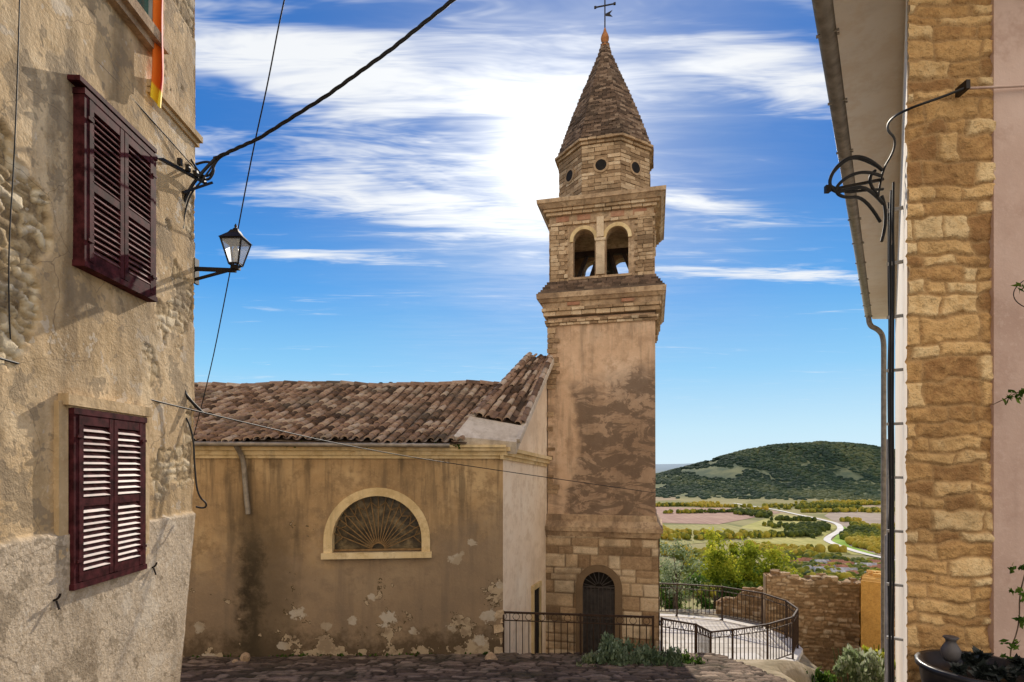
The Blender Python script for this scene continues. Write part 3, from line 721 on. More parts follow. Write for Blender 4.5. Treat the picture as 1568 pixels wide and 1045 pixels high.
# ------------------------------------------------------------------ street lamp
sl=empty('street_lamp'); lc=P(361,410,5.85)
def L3(x,y,z): return lc+Vector((x*.78,y*.78,z*1.0))
b=Batch(); b.bar(P(300,412,5.88),L3(.0,0,-.03),.018); b.bar(P(300,428,5.88),L3(-.12,0,-.035),.012); b.box(P(300,416,5.9),Vector((.012,0,0)),Vector((0,.04,0)),ZZ*.13)
b.box(L3(0,0,0),Vector((.035,0,0)),Vector((0,.035,0)),ZZ*.02)
r0,r1,z0,z1=.062,.135,.03,.27
cor=[(-1,-1),(1,-1),(1,1),(-1,1)]
for i,(sx,sy) in enumerate(cor):
    b.bar(L3(sx*r0,sy*r0,z0),L3(sx*r1,sy*r1,z1),.007)
    nx,ny=cor[(i+1)%4]
    b.bar(L3(sx*r0,sy*r0,z0),L3(nx*r0,ny*r0,z0),.008); b.bar(L3(sx*r1,sy*r1,z1),L3(nx*r1,ny*r1,z1),.009)
for sx,sy in cor: b.bar(L3(0,0,0),L3(sx*r0,sy*r0,z0),.006)
b.obj('lamp_frame',m_iron,sl)
rr=.155; q=[L3(sx*rr,sy*rr,.275) for sx,sy in cor]+[L3(sx*.07,sy*.07,.345) for sx,sy in cor]+[L3(sx*.045,sy*.045,.38) for sx,sy in cor]
mk('lamp_cap',q,[(3,2,1,0)]+[(i,(i+1)%4,4+(i+1)%4,4+i) for i in range(4)]+[(4+i,4+(i+1)%4,8+(i+1)%4,8+i) for i in range(4)]+[(8,9,10,11)],m_iron,sl)
lathe('lamp_finial',[(.025,0),(.03,.015),(.01,.03),(.016,.045),(.004,.07)],L3(0,0,.38),m_iron,sl,10)
mgl=M('lamp_glass',.15,.5); mgl.col((.75,.78,.80)); tr=mgl.nt.nodes.new('ShaderNodeBsdfTransparent'); mx=mgl.nt.nodes.new('ShaderNodeMixShader'); mx.inputs[0].default_value=.5
mgl.link(mgl.b.outputs[0],mx.inputs[1]); mgl.link(tr.outputs[0],mx.inputs[2]); mgl.link(mx.outputs[0],mgl.nt.nodes['Material Output'].inputs[0])
g=[L3(sx*r0,sy*r0,z0) for sx,sy in cor]+[L3(sx*r1,sy*r1,z1) for sx,sy in cor]
mk('lamp_panes',g,[(i,(i+1)%4,4+(i+1)%4,4+i) for i in range(4)],mgl.m,sl)
lathe('lamp_bulb',[(.015,0),(.02,.06),(.03,.1),(.027,.15),(.008,.18)],L3(0,0,.04),simple('bulb_white',(.8,.8,.78),.3),sl,12)
# ------------------------------------------------------------------ cables
def pc(name,l,r,mat=m_cable,par=None): return curve(name,[P(*q) for q in l],r,mat,par)
cb=empty('overhead_cable')
base=[(328,243,5.8),(395,213,5.6),(500,147,5.3),(600,75,5.1),(700,-5,4.9),(860,-130,4.6)]
pts=[P(*q) for q in base]
dense=[]
for i in range(len(pts)-1):
    for k in range(12): dense.append(pts[i].lerp(pts[i+1],k/12))
for s_ in range(3):
    curve('strand',[p+Vector((.011*math.cos(i*.9+s_*2.09),0,.011*math.sin(i*.9+s_*2.09))) for i,p in enumerate(dense)],.0095,m_cable,cb)
pc('drop_cable',[(330,243,5.8),(305,268,5.78),(284,300,5.7),(275,340,5.65),(271,420,5.6),(268,500,5.6),(266,560,5.6),(276,600,5.65),(310,632,5.85)],.016,par=cb)
pc('drop_cable_b',[(330,247,5.8),(312,275,5.78),(290,297,5.7),(279,345,5.65),(275,430,5.62),(272,540,5.62),(279,600,5.66),(300,625,5.8)],.009,par=cb)
pc('junction_loop',[(296,262,5.8),(315,282,5.8),(330,262,5.8),(322,244,5.8),(300,252,5.8)],.012,par=cb)
pc('junction_loop_b',[(290,240,5.8),(305,268,5.8),(322,272,5.8),(333,240,5.8),(350,236,5.75)],.01,par=cb)
pc('lower_tail',[(285,640,5.7),(296,660,5.75),(298,720,5.7),(303,760,5.7),(318,772,5.75),(312,780,5.75),(300,776,5.7)],.009,par=cb)
b=Batch()
for py in(340,430,520,585): b.box(P(272,py,5.68),Vector((.03,0,0)),Vector((0,.03,0)),ZZ*.012)
b.obj('cable_clips',m_conduit,cb)
pc('overhead_wire',[(450,-60,5.2),(432,10,5.3),(410,130,5.6),(385,240,6),(350,430,7),(318,590,8.5),(288,700,10.0)],.007)
pc('wall_wire',[(20,-20,3.7),(90,40,4.0),(150,95,4.4),(220,170,5.0),(300,260,5.8)],.006)
pc('crossing_wire',[(-60,532,3.2),(0,549,3.5),(150,592,4.5),(308,632,5.85),(550,688,9),(770,722,11.7),(1003,755,14.2)],.0075)
pc('wall_wire',[(30,0,3.6),(25,200,3.6),(10,420,3.55),(16,520,3.6)],.004)
# ------------------------------------------------------------------ right house
rh=empty('stone_house')
K=.665
def RW(y,c,z): return Vector((K*y+c,y,z))
rn=Vector((-1,K,0)).normalized(); rd=Vector((K,1,0)).normalized()
body=[RW(4.06,.12,0),RW(13.9,.12,0),Vector((17,13.9,0)),Vector((17,4.06,0))]
prism('house_walls',[(p.x,p.y) for p in body],-9,3.62,m_soffit,rh)
prism('front_plaster',[(3.375,3.985),(12,3.985),(12,4.05),(3.375,4.05)],-4,3.66,m_pink,rh)
panel('stone_quoin',(2.785,4.02,0),Vector((1,0,0)),Vector((0,-1,0)),.60,-3.2,3.66,.010,.120,.26,77,m_rubble,rh,.024,.065,None,.020,.036)
ev=[RW(3.5,-.45,0),RW(14.1,-.45,0),Vector((17.5,14.1,0)),Vector((17.5,3.5,0))]
prism('eave_soffit',[(p.x,p.y) for p in ev],3.66,3.76,m_soffit,rh)
b=Batch(); tiles(b,bil(RW(3.4,-.5,3.80),RW(14.2,-.5,3.80),(15,14.2,6),(10,3.4,6)),44,14,16); b.obj('roof_tiles',m_tile,rh,True)
prof=[(.075*math.cos(math.pi+math.pi*k/10),.075*math.sin(math.pi+math.pi*k/10)) for k in range(11)]
v=[];f=[]
for yy in(3.5,14.0):
    for a,z in prof: v.append(RW(yy,-.53,3.72+z)+rn*(-a))
for k in range(10): f.append((k,k+1,12+k,11+k))
o=mk('gutter',v,f,m_gut,rh,None,True); sm=o.modifiers.new('s','SOLIDIFY'); sm.thickness=.006
b=Batch()
for k in range(12):
    yy=3.9+k*.9; b.box(RW(yy,-.53,3.66),rd*.012,rn*.085,ZZ*.008); b.box(RW(yy,-.44,3.70),rd*.01,rn*.01,ZZ*.05)
b.obj('gutter_brackets',m_gut,rh)
curve('downpipe',[RW(13.9,-.53,3.66),RW(13.9,-.53,3.45),RW(13.85,-.3,3.35),RW(13.8,-.16,3.15),RW(13.8,-.16,2.5),RW(13.8,-.16,-8)],.06,m_gut,rh)
rc=empty('wall_cable')
def rcab(y,c,r,mat,z0,z1,w=.02,nm='cable'):
    n_=14; curve(nm,[RW(y,c+random.uniform(-w,w)*.5,z0+(z1-z0)*k/n_) for k in range(n_+1)],r,mat,rc)
rcab(5.2,.03,.010,m_cable,-3.2,2.6); rcab(5.25,.00,.011,m_cable,-3.2,2.55,.03); rcab(5.6,-.01,.008,m_cable,-3.2,2.6,.03)
rcab(5.9,.01,.008,m_cable,-4,2.3); rcab(6.2,-.02,.02,m_conduit,-4,.3,.0,'conduit'); rcab(7.5,-.04,.03,m_conduit,-6,-.9,.0,'conduit')
b=Batch()
for k in range(11): b.box(RW(5.3,.05,-2.6+k*.5),rd*.02,rn*.07,ZZ*.012)
b.obj('cable_clamps',m_conduit,rc)
for l,r in(([(1475,136,3.9),(1440,150,3.92),(1395,165,3.95),(1362,182,4.2),(1358,200,4.5),(1372,212,4.6),(1368,235,4.8),(1350,262,5.1),(1345,300,5.2)],.009),
    ([(1352,262,5.1),(1335,245,5.0),(1305,238,5.0),(1280,255,5.0),(1268,280,5.0),(1278,296,5.0),(1300,290,5.0),(1330,285,5.0),(1352,312,5.2)],.015),
    ([(1350,270,5.1),(1330,262,5.0),(1300,268,5.0),(1276,290,5.0),(1290,304,5.0),(1325,300,5.1),(1348,340,5.2)],.014),
    ([(1348,258,5.1),(1318,240,5.0),(1290,246,5.0),(1272,270,5.0)],.012),([(1350,300,5.2),(1362,330,5.2),(1350,370,5.2)],.014),
    ([(1352,290,5.1),(1320,292,5.05),(1290,296,5.0),(1270,284,5.0)],.012),
    ([(1340,262,5.1),(1322,275,5.0),(1345,300,5.1)],.014)): pc('looped_cable',l,r,par=rc)
b=Batch(); b.bar(P(1352,275,5.15),P(1268,292,5.0),.012); b.box(P(1267,290,5.0),Vector((.02,0,0)),Vector((0,.02,0)),ZZ*.03); b.obj('cable_arm',m_iron,rc)
b=Batch(); b.box(P(1474,136,3.93),Vector((.014,0,0)),Vector((0,.05,0)),ZZ*.03); b.obj('wall_anchor',m_iron,rc)
pc('facade_cable',[(1475,136,3.92),(1520,134,3.95),(1600,130,3.95)],.009,m_pink,rc)
# ------------------------------------------------------------------ terrace, railings, ruin wall
m_pale=stone_attr('terrace_paving',[(.05,(.62,.57,.49)),(.5,(.72,.67,.59)),(.95,(.78,.74,.67))],(.45,.40,.33),(.50,.45,.37),.2,.2)
tr=empty('terrace')
out=[(3.2,14.3),(4.3,13.7),(5.3,13.75),(6.4,14.2),(7.4,14.9),(8.0,15.8),(8.15,16.8),(7.9,17.9),(7.0,18.9),(5.6,19.4),(4.2,19.6),(3.0,19.6)]
z_t=-5.08; n=len(out)
u=np.arange(2.6,8.4,.06); v=np.arange(13.4,19.9,.06); X,Y=np.meshgrid(u,v,indexing='ij')
def inside(X,Y,poly):
    r=np.zeros(X.shape,bool); j=len(poly)-1
    for i in range(len(poly)):
        xi,yi=poly[i];xj,yj=poly[j]
        c_=((yi>Y)!=(yj>Y))&(X<(xj-xi)*(Y-yi)/(yj-yi+1e-9)+xi); r^=c_; j=i
    return r
d,t=rubble(X,Y,.4,.6,51,.02); mask=sst(.003,.02,d)
grid('paving',X,Y,z_t+.004+mask*.006,m_pale,tr,tonearr(t,mask),inside(X,Y,out))
prism('retaining_body',[(x*1.0,y) for x,y in out],-9,z_t-.02,m_ruin,tr)
for i in range(n-1):
    a=Vector((*out[i],0)); c=Vector((*out[i+1],0)); dd=(c-a); L=dd.length; dd.normalize(); nn=Vector((dd.y,-dd.x,0))
    panel('retaining_wall',a+nn*.02,dd,nn,L,-8,z_t-.1,.05,.18,.3,60+i,m_ruin,tr,.04,.03,None,.03,.03)
    b=Batch(); sweepbox(b,a-dd*.02,c+dd*.02,nn,-.22,.07,z_t-.1,z_t+.03,0,.8); b.obj('coping',m_pale,tr)
def railing(name,path,ztop,zbot,closed=False,step=.125,mat=m_iron2):
    b=Batch(); pts=[Vector(p) for p in path]
    for a,c in zip(pts[:-1],pts[1:]):
        dA=(c-a); L=math.hypot(dA.x,dA.y); n_=max(1,int(L/step))
        for z,w in((1,.02),(.86,.010),(.12,.012)):
            za=a.copy();zc_=c.copy(); za.z=zbot(a)+ (ztop(a)-zbot(a))*z; zc_.z=zbot(c)+(ztop(c)-zbot(c))*z; b.bar(za,zc_,w)
        for k in range(n_):
            q=a.lerp(c,k/n_); lo,hi=zbot(q),ztop(q)
            b.bar((q.x,q.y,lo+(hi-lo)*.12),(q.x,q.y,lo+(hi-lo)*(1 if k%2 else .86)),.0085)
            if k%2==0 :
                m_=Vector((q.x,q.y,lo+(hi-lo)*.93)); dn=Vector((dA.x,dA.y,0)).normalized(); r=(hi-lo)*.06
                for s_ in range(8):
                    a0,a1_=s_*math.pi/4,(s_+1)*math.pi/4
                    b.bar(m_+dn*r*math.cos(a0)+ZZ*r*math.sin(a0),m_+dn*r*math.cos(a1_)+ZZ*r*math.sin(a1_),.005)
        b.bar((a.x,a.y,zbot(a)-.15),(a.x,a.y,ztop(a)+.03),.02)
    b.bar((pts[-1].x,pts[-1].y,zbot(pts[-1])-.15),(pts[-1].x,pts[-1].y,ztop(pts[-1])+.03),.02)
    return b.obj(name,mat)
fr=[P(771,1,12.0),P(889,1,11.8),P(1000,1,11.6)]
railing('iron_railing',[(p.x,p.y,0) for p in fr],lambda q:-3.07,lambda q:-4.27)
r2=[(3.05,11.6),(4.0,12.4),(4.75,13.6),(5.35,13.8),(6.4,14.25),(7.38,14.95),(7.95,15.83),(8.1,16.8),(7.85,17.85),(6.95,18.82),(5.6,19.3),(4.2,19.5)]
def zt2(q): return float(np.interp(q.y,[11.6,13.6,20],[-3.1,-3.95,-3.98]))
railing('iron_railing',[(x,y,0) for x,y in r2],zt2,lambda q:float(np.interp(q.y,[11.6,13.6,20],[-4.25,-5.03,-5.05])))
def ruin(name,a,c,zt0,zt1,zb_,seed,th_=.5,mat=m_ruin):
    e=empty(name); a=Vector(a);c=Vector(c);dd=c-a;L=dd.length;dd.normalize();nn=Vector((dd.y,-dd.x,0))
    zm=max(zt0,zt1)+.3
    top=lambda U:zt0+(zt1-zt0)*U/L+(fbm(U*2.2,U*0+seed,seed)-.5)*.35+(fbm(U*9,U*0,seed)-.5)*.12
    panel('face',a,dd,nn,L,zb_,zm,.035,.12,.22,seed,mat,e,.05,.07,None,.03,.06,top)
    panel('rear_face',a-nn*th_,dd,-nn,L,zb_,zm,.08,.13,.24,seed,mat,e,.05,.05,None,.03,.04,top)
    us=np.linspace(0,L,60); tz=top(us)-.03
    v=[];f=[]
    for u_,z in zip(us,tz): v+= [a+dd*float(u_)+ZZ*float(z)+nn*.01,a+dd*float(u_)-nn*th_+ZZ*float(z)]
    for i in range(59): f.append((2*i,2*i+1,2*i+3,2*i+2))
    mk('top',v,f,mat,e,[(.5,1,0,1)]*len(v))
    b=Batch()
    for i in range(int(L*5)):
        u_=random.uniform(0,L); z=float(top(np.array([u_]))[0]); b.box(a+dd*u_-nn*random.uniform(0,th_)+ZZ*(z),dd*random.uniform(.06,.14),nn*random.uniform(.05,.12),ZZ*random.uniform(.03,.07),random.random(),.02)
    for s_ in(0,1):
        q=a+dd*(L*s_); z=(zt0,zt1)[s_]; b.box(q-nn*(th_/2)+ZZ*((z+zb_)/2),dd*.03,nn*(th_/2-.01),ZZ*((z-zb_)/2-.05),.4)
    b.obj('cap_stones',mat,e)
    return e
ruin('ruined_stone_wall',(8.15,18.2,0),(11.9,17.2,0),-3.45,-3.55,-9,91)
ruin('ruined_stone_wall',(7.3,20.3,0),(9.0,19.0,0),-4.75,-4.0,-9,95)
m_or=stone_attr('orange_lit_stone',[(.05,(.45,.22,.05)),(.5,(.68,.38,.10)),(.95,(.78,.5,.18))],(.5,.27,.08),(.2,.1,.04),.2,.6)  # orange light on this wall is put into the stone colour
ruin('garden_wall',(10.2,15.7,0),(11.2,16.9,0),-3.15,-3.1,-9,97,.5,m_or)
for i,(px,py,Y_,s_) in enumerate(((752,1012,11.3,.14),(738,1030,10.9,.10),(1165,1035,12.6,.16),(1195,1028,12.8,.2),(1220,1036,12.5,.15),(375,1008,10.9,.09),(360,1015,10.8,.06))):
    q=P(px,py,Y_); bm=bmesh.new(); bmesh.ops.create_icosphere(bm,subdivisions=3,radius=s_)
    for v_ in bm.verts:
        n_=fbm(np.array([v_.co.x*9+i]),np.array([v_.co.y*9+v_.co.z*7]),i)[0]; v_.co*=.75+.5*n_; v_.co.z*=1.1
    me=bpy.data.meshes.new('boulder'); bm.to_mesh(me); bm.free(); o=bpy.data.objects.new('boulder',me); link(o,m_cornice); o.location=q
# ------------------------------------------------------------------ vegetation
def leafcloud(b,c,rad,n,size,seed,clumps=14,flat=1.0,up=0):
    rng=random.Random(seed); cl=[]
    for i in range(clumps):
        while True:
            p=Vector((rng.uniform(-1,1),rng.uniform(-1,1),rng.uniform(-1,1)))
            if p.length<1: break
        cl.append((Vector((p.x*rad[0],p.y*rad[1],p.z*rad[2])),rng.uniform(.22,.45),rng.uniform(-.25,.25)))
    for i in range(n):
        q,r,tt=rng.choice(cl); g=Vector((rng.gauss(0,1),rng.gauss(0,1),rng.gauss(0,1)*flat))*r*.5*min(rad)
        p=Vector(c)+q+g; s=size*rng.uniform(.6,1.4)
        a=Vector((rng.uniform(-1,1),rng.uniform(-1,1),rng.uniform(-1,1)+up)).normalized(); d=a.cross(Vector((rng.uniform(-1,1),rng.uniform(-1,1),rng.uniform(-1,1)))).normalized()
        t=min(1,max(0,.5+tt+rng.uniform(-.25,.25)+.3*g.z/(r*min(rad)+.01)*.5))
        b.quad([p-a*s,p+d*s*.45,p+a*s,p-d*s*.45],t)
    return cl
def tree(name,base,h,crown,rad,n,size,seed,mat,clumps=16):
    e=empty(name); b=Batch(); cl=leafcloud(b,crown,rad,n,size,seed,clumps); b.obj('foliage',mat,e)
    base=Vector(base); top=Vector(crown)
    def limb(a,c,r0,r1,nm):
        cu=curve(nm,[a,a.lerp(c,.5)+Vector((random.uniform(-.1,.1),random.uniform(-.1,.1),.05)),c],1,m_bark,e)
        cu.data.bevel_depth=r0
        for k,p in enumerate(cu.data.splines[0].points): p.radius=[1,.7,r1/r0][k]
    limb(base,top,.09,.03,'trunk')
    for q,r,t in cl[:10]: limb(base.lerp(top,random.uniform(.5,.9)),top+q,.03,.008,'limb')
    return e
def Gz(x,y): return float(G(np.array([x]),np.array([y]))[0])
def ptree(name,px,py,Y_,rad,n,size,seed,mat,cl=16):
    c=P(px,py,Y_); tree(name,(c.x,c.y,min(Gz(c.x,c.y),c.z-rad[2]*.6)-.1),1,c,rad,n,size,seed,mat,cl)
ptree('young_tree',1036,878,23,(.9,.9,1.2),1900,.055,3,m_leafp,18)
ptree('yellow_tree',1140,872,26,(1.8,1.5,1.3),5600,.085,4,m_leafy,28)
ptree('yellow_tree',1098,852,29,(.9,1.1,1.3),2600,.08,5,m_leafy,14)
ptree('garden_tree',1095,912,25,(1.9,1.2,.9),3600,.08,6,m_leafg,20)
ptree('garden_tree',1030,920,24,(1.0,1.0,.8),2000,.07,8,m_leafg,14)
ptree('garden_tree',1175,890,28,(1.8,1.2,.8),2600,.08,9,m_leafg,16)
ptree('garden_tree',1235,900,34,(2.2,1.4,.7),2600,.1,19,m_leafy,16)
ptree('yellow_tree',1000,850,27,(.8,1,1.2),1500,.07,29,m_leafp,12)
def shrub(name,px,py,Y_,rad,n,size,seed,mat,cl=18,up=1.4):
    b=Batch(); c=P(px,py,Y_); leafcloud(b,c,rad,n,size,seed,cl,1.3,up)
    rng=random.Random(seed)
    for i in range(45):
        q=Vector((c.x+rng.gauss(0,rad[0]*.5),c.y+rng.gauss(0,rad[1]*.5),c.z))
        b.bar((c.x+(q.x-c.x)*.5,c.y+(q.y-c.y)*.5,c.z-rad[2]-.5),q+ZZ*rng.uniform(0,rad[2]),.006,.2)
    b.obj(name,mat)
shrub('silver_shrub',905,1030,10.6,(.42,.4,.22),2400,.04,11,m_leafp,22)
shrub('silver_shrub',950,1010,10.8,(.55,.5,.34),4600,.045,12,m_lav,28)
shrub('silver_shrub',1010,1018,10.8,(.45,.4,.33),3200,.045,13,m_lav,22)
shrub('garden_shrub',1060,1030,11,(.4,.4,.26),2400,.04,14,m_leafg)
shrub('garden_shrub',1110,1040,11.3,(.4,.4,.18),1500,.04,24,m_leafp)
shrub('garden_shrub',1318,1026,12.2,(.55,.6,.38),3400,.06,15,m_leafp)
shrub('garden_shrub',1345,1010,12.8,(.25,.4,.3),1100,.06,16,m_leafy)
shrub('garden_shrub',1250,1044,12.2,(.45,.4,.2),1300,.05,17,m_leafg)
b=Batch()
for px,r,n_ in((438,.05,50),(452,.06,60),(560,.04,30),(660,.07,70),(695,.06,60)):
    q=P(px,686,11.2); leafcloud(b,(q.x,Yw(q.x)-.27,.43),(r*2,r,r),n_,.022,px,6)
b.obj('eave_moss',m_leafg)
b=Batch()
for i in range(26):
    x=random.uniform(-6.5,-.4); leafcloud(b,(x,Yw(x)-.08,Gz(x,Yw(x)-.1)+.12),(.12,.05,.05),24,.03,900+i,4,1,1.5)
b.obj('wall_foot_weeds',m_leafg)
b=Batch()
for (px,py,r,n_) in((1560,605,.05,26),(1545,608,.05,14),(1563,440,.03,8),(1558,870,.05,22),(1566,910,.07,30),(1550,985,.06,24),(1562,950,.05,22),(1540,1010,.05,14)):
    leafcloud(b,P(px,py,3.8),(r,r,r*.8),n_,.024,px+py,6)
b.obj('climbing_vine',m_leafg)
pc('vine_stem',[(1580,590,3.85),(1550,606,3.85),(1520,620,3.88)],.003,m_bark)
pc('vine_stem',[(1580,850,3.85),(1560,900,3.85),(1562,960,3.85),(1540,1010,3.8),(1560,1060,3.8)],.004,m_bark)
pc('wire_loop',[(1568,430,3.9),(1552,440,3.88),(1552,462,3.88),(1568,470,3.9)],.003,m_iron)
pl=empty('flower_planter'); pcn=P(1498,1020,3.6)
lathe('pot',[(.2,-.5),(.24,-.45),(.30,-.12),(.31,-.04),(.33,-.03),(.33,0),(.29,0),(.27,-.06),(.01,-.07)],pcn,simple('black_pot',(.02,.02,.025),.35),pl,28)
q=Vector(pcn); prism('plinth',[(q.x-.35,q.y-.35),(q.x+.5,q.y-.35),(q.x+.5,q.y+.35),(q.x-.35,q.y+.35)],-3.2,q.z-.5,m_mortar,pl)
b=Batch()
leafcloud(b,q+Vector((.05,0,.0)),(.24,.24,.04),320,.05,5,14); b.obj('dark_foliage',simple('dark_plastic_leaf',(.02,.025,.022),.4),pl)
vs=P(1456,1012,3.65)
lathe('vase',[(.035,0),(.05,.03),(.055,.07),(.04,.10),(.028,.12),(.03,.135),(.045,.15),(.04,.155),(.01,.15)],vs,simple('grey_vase',(.09,.08,.08),.5),pl,20)
# ------------------------------------------------------------------ distance
def ico(sub):
    bm=bmesh.new(); bmesh.ops.create_icosphere(bm,subdivisions=sub,radius=1); v=np.array([tuple(x.co) for x in bm.verts]); f=np.array([[x.index for x in fc.verts] for fc in bm.faces]); bm.free(); return v,f
iv,if_=ico(2); rg=np.random.RandomState(5)
def crowns(name,xs,ys,zs,rs,hz,tones,mat):
    n=len(xs); nv=len(iv)
    V=iv[None]*(1+.35*(rg.rand(n,nv,1)-.5))
    V=V*np.stack([rs,rs,rs*hz],-1)[:,None,:]+np.stack([xs,ys,zs],-1)[:,None,:]
    Fa=if_[None]+(np.arange(n)*nv)[:,None,None]
    t=np.clip(tones[:,None]+.25*(rg.rand(n,nv)-.5),0,1); T4=np.stack([t,t*0,t*0,t*0+1],-1)
    return mk(name,V.reshape(-1,3).tolist(),Fa.reshape(-1,3).tolist(),mat,None,T4.reshape(-1,4),True)
n=9500; ys=rg.uniform(1480,2300,n); xs=ys*rg.uniform(.2,.78,n)
z=G(xs,ys); k=z>-93+rg.rand(n)*8; xs,ys,z=xs[k],ys[k],z[k]
den=fbm(xs*.010,ys*.006,12)
k=den>.33; xs,ys,z,den=xs[k],ys[k],z[k],den[k]
rs=rg.uniform(5,10,len(xs)); crowns('forest',xs,ys,z+0,rs,.6,np.clip((den-.3)*2.0-.05+rg.normal(0,.13,len(xs)),0,1),m_forest)
n=6200; ys=rg.uniform(430,1500,n); xs=ys*rg.uniform(.20,.72,n)
den=fbm(xs*.010+4,ys*.005,17,3); py=715+100*F/ys
pr=np.where(py<806,(den>.60)*.8,np.where(py>838,(den>.40)*1.0,(den>.48)*1.0))
k=rg.rand(n)<pr; xs,ys,den=xs[k],ys[k],den[k]
for i in range(20):
    y0=rg.uniform(650,1500); x0=y0*rg.uniform(.2,.6); m_=40; tt=np.linspace(0,rg.uniform(120,300),m_)
    an=rg.uniform(-.3,.3); xs=np.append(xs,x0+tt*math.cos(an)+rg.normal(0,3,m_)); ys=np.append(ys,y0+tt*math.sin(an)+rg.normal(0,3,m_)); den=np.append(den,rg.rand(m_))
roadpx=[(1420,868),(1345,853),(1305,843),(1272,831),(1268,824),(1286,812),(1282,803),(1262,797),(1225,789),(1180,780),(1120,772)]
road=[]
for px,py in roadpx:
    Y_=99.4*F/(py-HY); road.append(((px-CX)/F*Y_,Y_))
rp=[]
for i in range(len(road)-1):
    for k in range(10):
        p0=road[max(i-1,0)];p1=road[i];p2=road[i+1];p3=road[min(i+2,len(road)-1)];t=k/10
        rp.append(tuple(.5*((2*p1[j])+(-p0[j]+p2[j])*t+(2*p0[j]-5*p1[j]+4*p2[j]-p3[j])*t*t+(-p0[j]+3*p1[j]-3*p2[j]+p3[j])*t**3) for j in(0,1)))
ra=np.array(rp)
dd=np.min(np.hypot(xs[:,None]-ra[None,:,0],ys[:,None]-ra[None,:,1]),axis=1)
k=dd>16; xs,ys,den=xs[k],ys[k],den[k]
z=G(xs,ys); rs=rg.uniform(2.6,5.2,len(xs))
big=fbm(xs*.006,ys*.006,33,2)
for q in range(2):
    off=rg.normal(0,2.2,(2,len(xs)))*q
    crowns('valley_trees',xs+off[0],ys+off[1],z+rs*.8+q*1.5,rs*(1-.25*q),1.15,np.clip(big*1.8-.2+rg.normal(0,.18,len(xs)),0,1),m_vtree)
v=[];f=[]
for i,(x,y) in enumerate(rp):
    a=Vector(rp[min(i+1,len(rp)-1)])-Vector(rp[max(i-1,0)]); a.normalize(); w=4.5
    for s_ in(-1,1):
        X_=x-a.y*w*s_; Y_=y+a.x*w*s_; v.append((X_,Y_,max(Gz(X_,Y_),-100)+1.0))
for i in range(len(rp)-1): f.append((2*i,2*i+1,2*i+3,2*i+2))
mk('valley_road',v,f,simple('gravel_road',(.66,.63,.57),.9,0,.05,.05,0))
def field(name,pxs,col1,col2,lift,rowrot=.4,sc=.35):
    pts=[]
    for px,py in pxs:
        Y_=99.5*F/(py-HY); pts.append(((px-CX)/F*Y_,Y_,-100+lift))
    m=M(name+'_soil',.95,.05); w=m.noise(.02,4,.7); s=m.noise(1,2,.5,m.mapp((sc,.01,.01),(0,0,rowrot)))
    m.col(m.mix(m.math('MULTIPLY',m.ss(s,.45,.6),.5),m.ramp(w,[(.35,col1),(.65,col2)]),tuple(x*.7 for x in col1)))
    mk(name,pts,[tuple(range(len(pts)))],m.m)
field('vineyard_field',[(985,800),(1100,803),(1195,785),(1120,773),(1045,768),(985,768)],(.34,.21,.16),(.44,.30,.22),.5)
field('meadow',[(1195,787),(1262,799),(1284,806),(1262,822),(1272,834),(1330,850),(1180,846),(1120,812)],(.32,.31,.09),(.50,.45,.16),.35)
field('ploughed_field',[(1292,840),(1400,860),(1400,790),(1275,782),(1262,790),(1292,806)],(.34,.27,.21),(.43,.35,.27),.3)
field('meadow',[(990,838),(1100,830),(1160,812),(1110,803),(990,805)],(.27,.26,.09),(.40,.36,.15),.4)
field('green_strip',[(1270,832),(1330,848),(1345,850),(1300,836),(1302,812),(1292,806),(1286,815)],(.20,.34,.05),(.32,.44,.08),.7)
m_vw=simple('village_render',(.70,.66,.60),.9,0,.1,.3,0); m_vr=simple('village_roof',(.42,.19,.11),.9,0,.2,.3,0); m_vr2=simple('village_grey_roof',(.50,.48,.46),.9,0,.2,.3,0)
for i in range(30):
    px=rg.uniform(1195,1345); py=rg.uniform(864,886); Y_=98*F/(py-HY); x=(px-CX)/F*Y_; z=Gz(x,Y_)
    w,d_,h=rg.uniform(4,8),rg.uniform(3,5),rg.uniform(3.5,6); a=rg.uniform(-.5,.5); c_,s_=math.cos(a),math.sin(a)
    vv=[(-w,-d_,-2),(w,-d_,-2),(w,d_,-2),(-w,d_,-2),(-w,-d_,h),(w,-d_,h),(w,d_,h),(-w,d_,h),(-w,0,h+2.4),(w,0,h+2.4)]
    vv=[(x+p[0]*c_-p[1]*s_,Y_+p[0]*s_+p[1]*c_,z+p[2]+1.5) for p in vv]
    o=mk('village_house',vv,[(0,1,5,4),(1,2,6,9,5),(2,3,7,6),(3,0,4,8,7),(4,5,9,8),(6,7,8,9)],m_vw)
    o.data.materials.append(m_vr if rg.rand()<.4 else m_vr2); o.data.polygons[4].material_index=1; o.data.polygons[5].material_index=1
# ------------------------------------------------------------------ world + sun
AZ=math.radians(9.5); EL=math.radians(28.6)
sd=Vector((math.sin(AZ)*math.cos(EL),math.cos(AZ)*math.cos(EL),math.sin(EL)))
w=bpy.data.worlds.new('World'); scene.world=w; w.use_nodes=True; nt=w.node_tree
w.cycles.sampling_method='MANUAL'; w.cycles.sample_map_resolution=512
class WM(M):
    def __init__(s,nt): s.nt=nt; s._bump=None; s.tc=nt.nodes.new('ShaderNodeTexCoord'); s.co=s.tc.outputs['Generated']
m=WM(nt); bg=nt.nodes['Background']; SK=.15
sky=nt.nodes.new('ShaderNodeTexSky'); sky.sky_type='NISHITA'; sky.sun_disc=False; sky.sun_elevation=EL; sky.sun_rotation=AZ
sky.air_density=1.0; sky.dust_density=.4; sky.ozone_density=2.5; sky.altitude=300
nis=m.mix(1.0,sky.outputs[0],(6.0,6.4,6.6),'DARKEN')
g=m.xyz()
